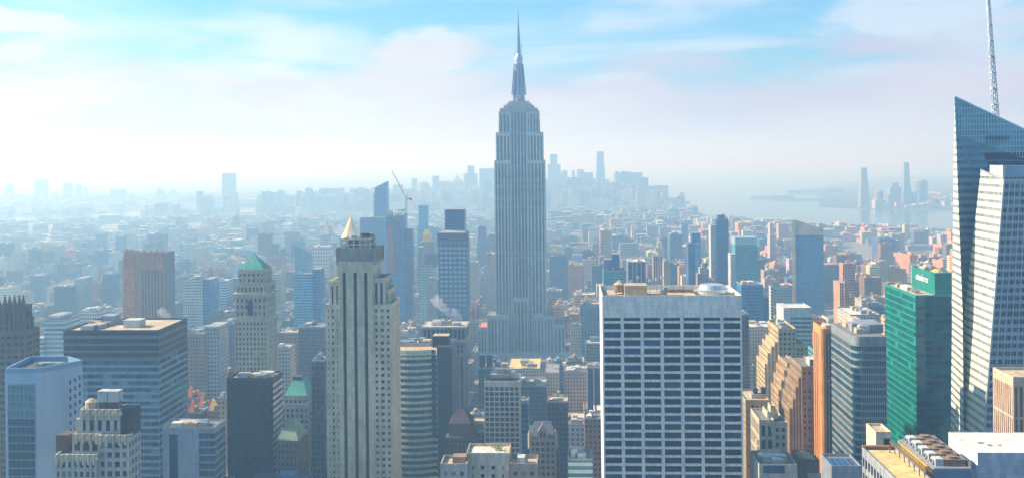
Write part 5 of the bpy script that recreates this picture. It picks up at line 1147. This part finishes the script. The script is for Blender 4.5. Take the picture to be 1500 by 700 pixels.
# --- the far shore and the skyline at the tip of the island
def far(x0, x1, y, D, fac='far', lab='', shape='flat', dep=None, vis=None):
    w = (x1 - x0) / F * D; b = B('distant_tower', lab, 'tower', x0, x1, y, D, dep or min(60, w * 1.2), vis or y + 20, group='towers of a far skyline')
    dep = b.depth
    if shape == 'flat': MB().box(0, b.w, 0, dep, 0, b.h).build('wall', F_[fac], b.e)
    elif shape == 'taper': MB().frus(0, b.w, 0, dep, 0, b.h, b.w * .28, dep * .28).build('wall', F_[fac], b.e)
    elif shape == 'step':
        MB().box(0, b.w, 0, dep, 0, b.h * .8).build('wall', F_[fac], b.e); MB().box(b.w * .2, b.w * .75, dep * .2, dep * .8, b.h * .8 + .01, b.h).build('setback', F_[fac], b.e)
    elif shape == 'point':
        MB().box(0, b.w, 0, dep, 0, b.h * .78).build('wall', F_[fac], b.e); MB().frus(b.w * .1, b.w * .9, dep * .1, dep * .9, b.h * .78 + .01, b.h, .5, .5).build('spire', F_[fac], b.e)
    elif shape == 'slant': MB().loft([(0, 0, 0), (b.w, 0, 0), (b.w, dep, 0), (0, dep, 0)], [(0, 0, b.h), (b.w, 0, b.h * .9), (b.w, dep, b.h * .9), (0, dep, b.h)]).build('wall', F_[fac], b.e)
    elif shape == 'round': MB().cyl(b.w / 2, dep / 2, 0, b.h * .93, b.w / 2, b.w / 2, 16).cyl(b.w / 2, dep / 2, b.h * .93, b.h, b.w / 2, b.w * .28, 16).build('wall', F_[fac], b.e)
    b.e['label'] = lab
SK = [ # lower tip of the island, left to right
 (576, 588, 271, 6000, 'flat', 'faint flat slab behind the unfinished tower crane'), (603, 610, 262, 6200, 'flat', 'faint thin tower, first right of the crane'), (611, 627, 266, 6100, 'round', 'faint round-topped tower right of the thin one'),
 (627, 641, 281, 5800, 'step', 'faint low stepped tower between two taller faint ones'), (641, 657, 266, 6000, 'step', 'faint stepped tower behind the blue tower with box on top'), (661, 678, 257, 6200, 'point', 'faint peaked tower left of the tallest faint spire'),
 (681, 698, 243, 6000, 'step', 'tallest faint stepped tower left of the needle-topped tower'), (702, 724, 247, 6100, 'flat', 'broad faint slab touching the left side of the needle-topped tower'), (663, 677, 288, 5400, 'flat', 'pale lit low slab before the faint peaked tower'),
 (802, 821, 226, 6100, 'step', 'broad faint tower touching the right side of the needle-topped tower'), (821.5, 826, 253, 6050, 'flat', 'narrow faint sliver next to the broad faint tower'), (827, 836, 260, 6000, 'flat', 'small faint tower with flat top, right of the sliver'), (836.4, 844, 250, 6020, 'step', 'faint stepped tower beside the small flat one'),
 (849, 869, 253, 5900, 'flat', 'broad faint flat slab left of the fading tapered tower'), (871, 888, 222, 6100, 'taper', 'fading tapered supertall, tallest of the far skyline'), (887, 897, 266, 5900, 'round', 'faint rounded tower at the foot of the tapered supertall'),
 (902, 911, 250, 5900, 'slant', 'faint narrow slant-topped tower right of the supertall'), (911.5, 923, 262, 6200, 'round', 'faint dome-shouldered tower between slant top and big slab'), (923.5, 941, 253, 5900, 'flat', 'big faint square slab right of the domed shoulder'),
 (946, 962, 273, 5800, 'step', 'faint stepped building with sloping left shoulder'), (957, 979, 272, 5900, 'flat', 'broad faint block with a bright roof edge'), (979.5, 990, 289, 5800, 'slant', 'faint block stepping down to the right'), (994, 1004, 282, 5800, 'step', 'faint stepped tower near the tip of the skyline'), (1004.5, 1011, 295, 5750, 'slant', 'last faint building at the tip of the island'),
 (866, 892, 291, 5200, 'slant', 'pale lit slant-topped block below the tapered supertall'), (912, 923, 287, 5300, 'flat', 'pale thin slab below the big square faint slab'), (787, 800, 262, 6200, 'flat', 'faint tower half hidden by the needle-topped tower'), (844, 850, 268, 6300, 'flat', 'tiny faint gap tower left of the broad flat slab')]
for x0, x1, y, D, s_, lab in SK: far(x0, x1, y, D, 'farlight' if 'pale' in lab else 'far', lab, s_, vis=y + 9)
LS = [(3, 17, 270, 7600, 'round', 'faint rounded tower at the far left edge'), (34, 44, 287, 7600, 'flat', 'low faint tower left of the pinkish far tower'), (50, 65, 263, 7300, 'flat', 'pinkish far tower, tallest at the far left'), (70, 81, 283, 7400, 'round', 'faint tower right of the pinkish one'),
 (89, 103, 267, 7400, 'round', 'faint broad round-topped tower at left'), (111, 117, 270, 7500, 'flat', 'first of two thin faint spires at left'), (122, 126, 274, 7500, 'flat', 'second, thinner of two thin faint spires at left'), (136, 154, 287, 7300, 'flat', 'low wide faint slab left of the boxy one'), (161, 180, 278, 7300, 'flat', 'boxy faint tower above the rust brown tower'),
 (197, 211, 288, 7500, 'step', 'low faint stepped tower above the rust brown tower'), (228, 238, 276, 7400, 'step', 'faint notched tower left of centre-left'), (247, 256, 277, 7400, 'step', 'faint pale narrow tower next to the notched one'), (264, 286, 288, 7000, 'step', 'low broad faint tower left of the lone glass tower'),
 (325, 341, 254, 5600, 'flat', 'lone tall pale glass tower with dark right edge on the left'), (314, 324, 289, 6200, 'flat', 'small faint slab left of the lone pale glass tower'), (274, 291, 314, 4600, 'flat', 'dark faint block below and left of the lone glass tower'), (144, 172, 316, 4600, 'flat', 'wide dark faint block at left middle distance'),
 (63, 73, 321, 4600, 'step', 'dark faint narrow block at left'), (39, 46, 324, 4700, 'round', 'small dark faint round block at far left'), (477, 500, 288, 5200, 'flat', 'faint square block near the golden pyramid, across the water'), (419, 431, 286, 5800, 'flat', 'faint narrow block left of the far water'), (20, 31, 296, 6500, 'flat', 'faint low block at far left edge'), (186, 196, 297, 6500, 'flat', 'faint low block above the banded slab'), (352, 372, 296, 6300, 'step', 'low faint block right of the lone glass tower')]
for x0, x1, y, D, s_, lab in LS: far(x0, x1, y, D, 'farlight' if 'pale' in lab else 'far', lab, s_, vis=y + 9)
JC = [(1260, 1274, 246, 5350, 'taper', 'faint slim tapered tower alone across the river'), (1283, 1296, 279, 5400, 'round', 'low faint round tower across the river'), (1304, 1322, 268, 5400, 'step', 'faint stepped tower left of the tallest across the river'), (1323, 1335, 238, 5350, 'taper', 'tallest faint spire-like tower across the river'), (1335.5, 1343, 281, 5400, 'flat', 'small faint block between two towers across the river'), (1340, 1361, 263, 5450, 'round', 'broad faint rounded tower across the river')]
for x0, x1, y, D, s_, lab in JC: far(x0, x1, y, D, 'far', lab, s_, vis=305)
for i, (x0, x1, y) in enumerate(((1282, 1293, 293), (1293, 1306, 297), (1327, 1340, 301), (1341, 1352, 299), (1353, 1366, 298), (1367, 1380, 301), (1381, 1396, 303))):
    far(x0, x1, y, 5230, 'farlight', ['first', 'second', 'third', 'fourth', 'fifth', 'sixth', 'seventh'][i] + ' white waterfront building from the left, across the river', 'flat', 60, vis=309)
# ================================================================== THE REST OF THE CITY
PAL = [((.58, .44, .24), 'tan'), ((.32, .12, .07), 'red brick'), ((.66, .56, .38), 'cream'), ((.32, .32, .31), 'grey'), ((.20, .14, .10), 'brown'), ((.62, .62, .58), 'white'), ((.06, .14, .28), 'dark blue'), ((.68, .30, .12), 'orange brick'), ((.14, .26, .28), 'teal'), ((.13, .13, .15), 'charcoal')]
RPAL = [((.70, .64, .52), 'pale'), ((.22, .22, .22), 'grey'), ((.07, .07, .08), 'black'), ((.48, .38, .24), 'tan')]
CITY = facade('city_facade', (.5, .5, .5), (.045, .065, .10), attr=True, hf=.5)
rg = random.Random(11)
def w2loc(x, y): return x, y
heroes = HERO
# exclusion footprints in world
ex = []
for h in heroes:
    if h['foot']: a0, a1, d0, d1 = h['foot']
    else: a0, a1, d0, d1 = -3, h['w'] + 3, -3, h['d'] + 3
    c = [(h['O'][0] + a * math.cos(h['th']) + d * math.sin(h['th']), h['O'][1] - a * math.sin(h['th']) + d * math.cos(h['th'])) for a in (a0, a1) for d in (d0, d1)]
    xs = [p[0] for p in c]; ys = [p[1] for p in c]; ex.append((min(xs), max(xs), min(ys), max(ys)))
ex = np.array(ex)
HP = np.array([(h['px'][0], h['px'][1], h['D'], h['vis']) for h in heroes])
LEFTHAZE = None
def gen(x, y, D, w, d):
    """choose a building for a lot at world x,y"""
    px, _ = proj(x, y, 30)
    if D < 900: h = rg.choice([45, 60, 70, 85, 100]) * rg.uniform(.8, 1.1)
    elif D < 1500: h = rg.choice([26, 34, 45, 55, 68, 85]) * rg.uniform(.8, 1.15)
    elif D < 2300: h = rg.choice([18, 24, 34, 45, 58, 74]) * rg.uniform(.8, 1.15)
    elif D < 3400: h = rg.choice([13, 16, 20, 26, 36, 50]) * rg.uniform(.8, 1.2)
    elif D < 5200: h = rg.choice([12, 16, 20, 26, 38, 55]) * rg.uniform(.8, 1.2)
    else: h = rg.choice([45, 70, 100, 130, 170]) * rg.uniform(.8, 1.2)
    if 1500 < D < 5200 and rg.random() < (.13 if D < 3400 else .06): h *= rg.uniform(1.6, 2.5)
    if x < -200 and D > 2600: h *= .85
    # what it may not hide
    x0, _ = proj(x - w / 2, D, 30); x1, _ = proj(x + w / 2, D, 30)
    m = (HP[:, 2] > D) & (HP[:, 0] < x1 + 1) & (HP[:, 1] > x0 - 1)
    cap = HP[m, 3].max() if m.any() else 0
    if cap == 700: cap = 705
    glob = 455 if D < 1100 else 415 if D < 1500 else 362 if D < 2200 else 325 if D < 3400 else 303 if D < 5200 else 268
    if D < 900: glob = 585
    if 640 < px < 860: glob = max(glob, 560 if D < 900 else 500 if D < 1250 else 420 if D < 1900 else glob)
    if px > 1020 and D < 4900: glob = max(glob, 321 + (px - 1050) * .07)
    cap = max(cap, glob + rg.uniform(0, 40 if D < 2200 else 14))
    hm = CH - (cap - CY - (x / D) * F * sr) / F * D - rg.uniform(0, 4)
    if h > hm: h = hm * rg.uniform(.85, 1)
    if h < 8: return None
    warm = px > 1000 and D > 1200
    cw = [16, 8, 13, 13, 9, 7, 13, 3, 8, 9] if not warm else [22, 12, 14, 7, 7, 6, 8, 22, 3, 4]
    ci = rg.choices(range(10), cw)[0]; ri = rg.choices(range(4), [15, 36, 24, 25])[0]
    c = tuple(min(.8, v * rg.uniform(.82, 1.15)) for v in PAL[ci][0]); rc = tuple(v * rg.uniform(.85, 1.1) for v in RPAL[ri][0])
    return dict(x=x, y=y, w=w, d=d, h=h, c=c, rc=rc, ci=ci, ri=ri, par=(rg.choice([2.4, 2.8, 3.2, 3.8]), rg.uniform(3.1, 4.0), rg.choice([.42, .5, .55, .7] if ci not in (6, 8) else [.85, .9])),
                set=rg.random() < .35 and h > 30, sf=rg.uniform(.55, .8), bulk=[(rg.uniform(.1, .6), rg.uniform(.1, .6), rg.uniform(.15, .35), rg.uniform(2.5, 5)) for _ in range(rg.choice([1, 2, 2, 3] if D < 2600 else [0, 1, 1]))],
                tank=(rg.random() < .42 and D < 2300), tx=rg.uniform(.15, .85), ty=rg.uniform(.15, .85), tr=rg.uniform(1.6, 2.4))
lots = []
for i in range(len(AV) - 1):
    for d in range(460, 7400, 80):
        a = AV[i] + 14; aend = AV[i + 1] - 14
        while a < aend - 10:
            w = rg.uniform(14, 34) if d < 2400 else rg.uniform(18, 44); w = min(w, aend - a)
            if aend - a - w < 12: w = aend - a
            rows = ((8, 30.5), (40.5, 31.5)) if rg.random() < .8 else ((8, 63.5),)
            for dd, dep in rows:
                dp = dep - rg.uniform(0, 5); x, y = g2w(a + w / 2, d + dd + dp / 2)
                px, _ = proj(x, y, 0)
                if -60 < px < 1560 and inside(LANDS['manhattan'], x - w / 2, y) and inside(LANDS['manhattan'], x + w / 2, y):
                    lots.append((x, y, w - (.3 if rg.random() < .8 else 3), dp))
            a += w
for _ in range(6500):
    D = rg.uniform(3000, 8600); x = rg.uniform(-.56, .25) * D; 
    if inside(LANDS['brooklyn'], x, D): lots.append((x, D, rg.uniform(25, 70), rg.uniform(30, 60)))
for _ in range(420):
    D = rg.uniform(5250, 6800); x = rg.uniform(.35, .55) * D
    if inside(LANDS['jersey'], x, D) and inside(LANDS['jersey'], x - 60, D): lots.append((x, D, rg.uniform(25, 70), rg.uniform(30, 60)))
city = []
for x, y, w, d in lots:
    hw = max(w, d) / 2
    if ((ex[:, 0] < x + w / 2) & (ex[:, 1] > x - w / 2) & (ex[:, 2] < y + d / 2) & (ex[:, 3] > y - d / 2)).any(): continue
    b = gen(x, y, y - d / 2, w, d)
    if b:
        if y > 5200 and not inside(LANDS['manhattan'], x, y): b['h'] = min(b['h'], 28)
        city.append(b)
for _ in range(190):        # lesser towers of the downtown cluster
    px, D = rg.uniform(590, 1004), rg.uniform(5450, 6600); p = at(px, rg.triangular(246, 292, 280) if 630 < px < 945 else rg.uniform(276, 296) if px < 960 else rg.uniform(287, 298), D)
    if not inside(LANDS['manhattan'], p.x, p.y): continue
    b = gen(p.x, D, D, 10, 10)
    if b: b.update(h=p.z, w=rg.uniform(32, 62), d=rg.uniform(30, 50)); city.append(b)
# how much of each shows
def rect(b):
    xs, y0, y1 = [], 1e9, -1e9
    for sx in (-1, 1):
        for sy in (-1, 1):
            a, c = sx * b['w'] / 2, sy * b['d'] / 2; X_, Y_ = b['x'] + a * UV_R[0] + c * UV_U[0], b['y'] + a * UV_R[1] + c * UV_U[1]
            p = proj(X_, Y_, b['h']); xs.append(p[0]); y0 = min(y0, p[1]); q = proj(X_, Y_, 0); y1 = max(y1, q[1])
    return min(xs), max(xs), y0, y1
buf = np.zeros((700, 1500), np.int32)
items = [(b['y'] - b['d'] / 2, rect(b), i + 1) for i, b in enumerate(city)] + [(h['D'], (h['px'][0], h['px'][1], h['top'], 900), -1) for h in heroes]
items.sort(key=lambda t: -t[0])
for _, (x0, x1, y0, y1), i in items:
    a, c, e, f = max(0, int(round(x0))), min(1500, int(round(x1))), max(0, int(round(y0))), min(700, int(round(y1)))
    if a < c and e < f: buf[e:f, a:c] = i
cnt = np.bincount(buf[buf > 0].ravel(), minlength=len(city) + 1)
order = sorted(range(len(city)), key=lambda i: -cnt[i + 1])
TOPN = [i for i in order[:300] if cnt[i + 1] > 0]
def emit(b, mb, cx=0, cy=0, extras=True):
    w, d, h = b['w'] / 2, b['d'] / 2, b['h']
    mb.pp = b['par']
    def bx(x0, x1, y0, y1, z0, z1, c=None, rc=None):
        n = len(mb.v); mb.v += [(cx + x0, cy + y0, z0), (cx + x1, cy + y0, z0), (cx + x1, cy + y1, z0), (cx + x0, cy + y1, z0), (cx + x0, cy + y0, z1), (cx + x1, cy + y0, z1), (cx + x1, cy + y1, z1), (cx + x0, cy + y1, z1)]
        mb.cc = c or b['c']
        for q in ((0, 1, 5, 4), (1, 2, 6, 5), (2, 3, 7, 6), (3, 0, 4, 7)): mb.face(tuple(n + i for i in q))
        mb.cc = rc or b['rc']; mb.face((n + 4, n + 5, n + 6, n + 7))
    if b['set']:
        z = h * b['sf']; bx(-w, w, -d, d, 0, z); bx(-w * .8, w * .75, -d * .75, d * .8, z, h); w, d = w * .75, d * .75
    else: bx(-w, w, -d, d, 0, h)
    if b['y'] < 3000:      # parapet
        t = .35
        for q in ((-w, w, -d, -d + t), (-w, w, d - t, d), (-w, -w + t, -d + t, d - t), (w - t, w, -d + t, d - t)): 
            pp = mb.pp; mb.pp = (3, 50, 0); bx(*q, h, h + 1.0, b['c'], b['c']); mb.pp = pp
    return w, d
def bulks(b, mb, w, d, cx=0, cy=0):
    mb.pp = (3, 3.4, .0)
    for fx, fy, s, hh in b['bulk']:
        x0, y0 = -w + 2 * w * fx, -d + 2 * d * fy; x1, y1 = min(w - .5, x0 + 2 * w * s), min(d - .5, y0 + 2 * d * s)
        n = len(mb.v); z0, z1 = b['h'], b['h'] + hh
        mb.v += [(cx + x, cy + y, z) for z in (z0, z1) for x, y in ((x0, y0), (x1, y0), (x1, y1), (x0, y1))]
        mb.cc = tuple(min(.8, c * 1.15) for c in b['c'])
        for q in ((0, 1, 5, 4), (1, 2, 6, 5), (2, 3, 7, 6), (3, 0, 4, 7)): mb.face(tuple(n + i for i in q))
        mb.cc = b['rc']; mb.face((n + 4, n + 5, n + 6, n + 7))
LETT = {}
def place(b):
    """words that say where, from what stands nearest in the picture"""
    px, py = b['px'], b['py']; best = None
    for h in heroes:
        if h['noun'] not in NOUNS: continue
        hx0, hx1 = h['px']; dx = 0 if hx0 <= px <= hx1 else (hx0 - px if px < hx0 else px - hx1); dy = abs(min(max(py, h['top']), h['vis']) - py); s = dx + .7 * dy
        if best is None or s < best[0]: best = (s, h, px, dx, hx0, hx1)
    s, h, px, dx, hx0, hx1 = best
    if dx == 0: rel = 'in front of' if b['y'] < h['D'] else 'behind'
    else:
        side = 'left of' if px < hx0 else 'right of'
        rel = ('just ' if dx < 25 else 'well ') + side
    return f"{rel} the {h['noun']}"
NOUNS = {h['noun'] for h in heroes if h['noun'] and h['noun'] not in ('office building', 'office tower', 'building', 'apartment tower', 'distant tower', 'skyscraper', 'brick building', 'rooftop building', 'historic tower', 'apartment building', 'construction tower', 'construction building')}
cell = {}
for i in TOPN:
    b = city[i]; ys, xs = np.nonzero(buf == i + 1); b['px'], b['py'] = float(xs.mean()), float(ys.mean()); b['n'] = int(cnt[i + 1])
    asp = b['h'] / max(b['w'], b['d']); size = 'narrow' if asp > 2.4 else 'tall' if b['h'] > 60 else 'low' if b['h'] < 24 else 'wide' if asp < .9 else 'mid-rise'
    extra = 'with water tank' if b['tank'] else 'with stepped top' if b['set'] else f"with {RPAL[b['ri']][1]} roof"
    if len(b['bulk']) > 2 and not b['tank'] and not b['set']: extra = 'with three roof boxes'
    b['lab'] = [f"{size} {PAL[b['ci']][1]} building {extra}", place(b)]
    cell.setdefault(' '.join(b['lab']), []).append(i)
ORD = ['nearest', 'second nearest', 'third nearest', 'fourth nearest', 'fifth nearest', 'sixth nearest', 'seventh nearest', 'eighth nearest', 'ninth nearest', 'tenth nearest']
for k, ids in cell.items():
    ids.sort(key=lambda i: city[i]['y'])
    if len(ids) > 10: print('MANY', k, len(ids))
    for q, i in enumerate(ids):
        city[i]['label'] = k if len(ids) == 1 else f"{ORD[min(q, 9)]} {k}"
        if len(city[i]['label'].split()) > 16: city[i]['label'] = city[i]['label'].replace('with three roof boxes', 'with roof boxes').replace('with water tank', 'with tank').replace('building ', '').replace('with stepped top', 'stepped-top')
tops = set(TOPN); UNIT = {}; BM = [mat('bulkhead_' + n_.replace(' ', '_'), tuple(min(.8, v_ * 1.1) for v_ in c_)) for c_, n_ in PAL]
for i in TOPN:
    b = city[i]; mb = MB(); w, d = emit(b, mb); o = mb.build('city_building', CITY)
    o.location = (b['x'], b['y'], 0); o.rotation_euler = (0, 0, -TH); tag(o, b['label'], 'building', 'buildings of the city grid')
    def unit(nm, m, x0, x1, y0, y1, z0, z1):
        if m.name not in UNIT: UNIT[m.name] = MB().box(-.5, .5, -.5, .5, 0, 1, bottom=False).mesh(nm, m)
        q = bpy.data.objects.new(nm, UNIT[m.name]); COL.objects.link(q); q.parent = o; q.location = ((x0 + x1) / 2, (y0 + y1) / 2, z0); q.scale = (x1 - x0, y1 - y0, z1 - z0)
    for fx, fy, s_, hh in b['bulk']:
        x0, y0 = -w + 2 * w * fx, -d + 2 * d * fy
        unit('bulkhead', BM[b['ci']], x0, min(w - .5, x0 + 2 * w * s_), y0, min(d - .5, y0 + 2 * d * s_), b['h'], b['h'] + hh)
    if b['y'] < 2000:
        r2 = random.Random(i)
        for _ in range(r2.choice([3, 5, 7])):
            x, y = r2.uniform(-w + .8, w - 2.5), r2.uniform(-d + .8, d - 2.5); s_ = r2.uniform(.8, 2.4); unit('roof_vent', r2.choice([MET, WHITEC, GREYP]), x, x + s_, y, y + s_ * r2.uniform(.6, 1.6), b['h'], b['h'] + r2.uniform(.8, 2.4))
    if b['tank']: water_tank(o, -w + 2 * w * b['tx'], -d + 2 * d * b['ty'], b['h'], b['tr'], b['tr'] * 1.5, None, 3)
rest = MB(); R_ = []
cT, sT = math.cos(TH), math.sin(TH)
for i, b in enumerate(city):
    if i in tops: continue
    if cnt[i + 1] == 0 and b['y'] < 500: continue
    gx, gy = b['x'] * cT - b['y'] * sT, b['x'] * sT + b['y'] * cT      # into the turned grid
    w, d = emit(b, rest, gx, gy); bulks(b, rest, w, d, gx, gy)
    if b['tank']:
        rest.cc = (.45, .28, .14); rest.pp = (3, 50, 0); x, y, r, z = gx - w + 2 * w * b['tx'], gy - d + 2 * d * b['ty'], b['tr'], b['h']; rest.cyl(x, y, z + 2.5, z + 5.8, r, r, 8); rest.cyl(x, y, z + 5.8, z + 7.3, r * 1.1, .1, 8)
        for q, e_ in ((-1, -1), (1, 1), (-1, 1), (1, -1)): rest.bar((x + q * r * .6, y + e_ * r * .6, z), (x + q * r * .6, y + e_ * r * .6, z + 2.5), .3)
o = rest.build('city_buildings', CITY); o.rotation_euler = (0, 0, -TH); tag(o, 'mass of smaller city buildings reaching to the hazy horizon', 'buildings', kind='stuff')
for b in BL: b.finish()
# trees of the squares and streets that show between roofs
# ------------------------------------------------------------------ steam
sm = bpy.data.materials.new('steam'); sm.use_nodes = True; t = sm.node_tree; t.nodes.remove(t.nodes['Principled BSDF']); pv_ = nnode(t, 'ShaderNodeVolumePrincipled')
pv_.inputs['Density'].default_value = .06; pv_.inputs['Color'].default_value = (.96, .97, 1, 1); t.links.new(pv_.outputs[0], t.nodes['Material Output'].inputs['Volume'])
import bmesh
def steam(pts, lab):
    bm = bmesh.new()
    for x, y, z, r in pts:
        v = bmesh.ops.create_icosphere(bm, subdivisions=3, radius=r)['verts']
        for q in v:
            n_ = 1 + .22 * math.sin(q.co.x * 5 / r + z) + .18 * math.sin(q.co.z * 7 / r + x) + .12 * math.sin(q.co.y * 9 / r); q.co = q.co * n_; q.co += Vector((x, y, z))
    me = bpy.data.meshes.new('steam_plume'); bm.to_mesh(me); bm.free(); me.materials.append(sm)
    o = bpy.data.objects.new('steam_plume', me); COL.objects.link(o); tag(o, lab, 'steam', kind='stuff')
def plume(px0, py0, px1, py1, D, r0, r1, n, lab):
    a, c = at(px0, py0, D), at(px1, py1, D); P_ = []
    for k in range(n): f = k / (n - 1); p = a.lerp(c, f); P_.append((p.x + 2 * math.sin(5 * f), p.y, p.z, r0 + (r1 - r0) * f))
    steam(P_, lab)
plume(668, 474, 642, 440, 1100, 1.8, 5.5, 11, 'white steam rising beside the arcade-topped tower')
plume(676, 474, 668, 456, 1090, 1.4, 3.6, 8, 'smaller white steam puff right of the larger one')
plume(530, 350, 500, 338, 900, 1.4, 4, 11, 'thin steam drifting over the roof of the three-striped tower')
plume(247, 470, 240, 456, 900, 1.4, 4, 8, 'steam wisp behind the wide banded slab')
# ------------------------------------------------------------------ haze
hz = MB().box(-62000, 62000, -2600, 72000, -4.2, 465).build('haze', None); hz.data.materials.clear()
hm = bpy.data.materials.new('haze'); hm.use_nodes = True; t = hm.node_tree; t.nodes.remove(t.nodes['Principled BSDF']); v = nnode(t, 'ShaderNodeVolumePrincipled')
v.inputs['Density'].default_value = 0.00029; v.inputs['Color'].default_value = (.38, .69, 1, 1); v.inputs['Absorption Color'].default_value = (1, 1, 1, 1); v.inputs['Anisotropy'].default_value = .30
t.links.new(v.outputs[0], t.nodes['Material Output'].inputs['Volume']); hz.data.materials.append(hm); tag(hz, 'pale blue haze over the whole city', 'haze', kind='stuff')
print('CITY', len(city), 'objects', len(bpy.data.objects))
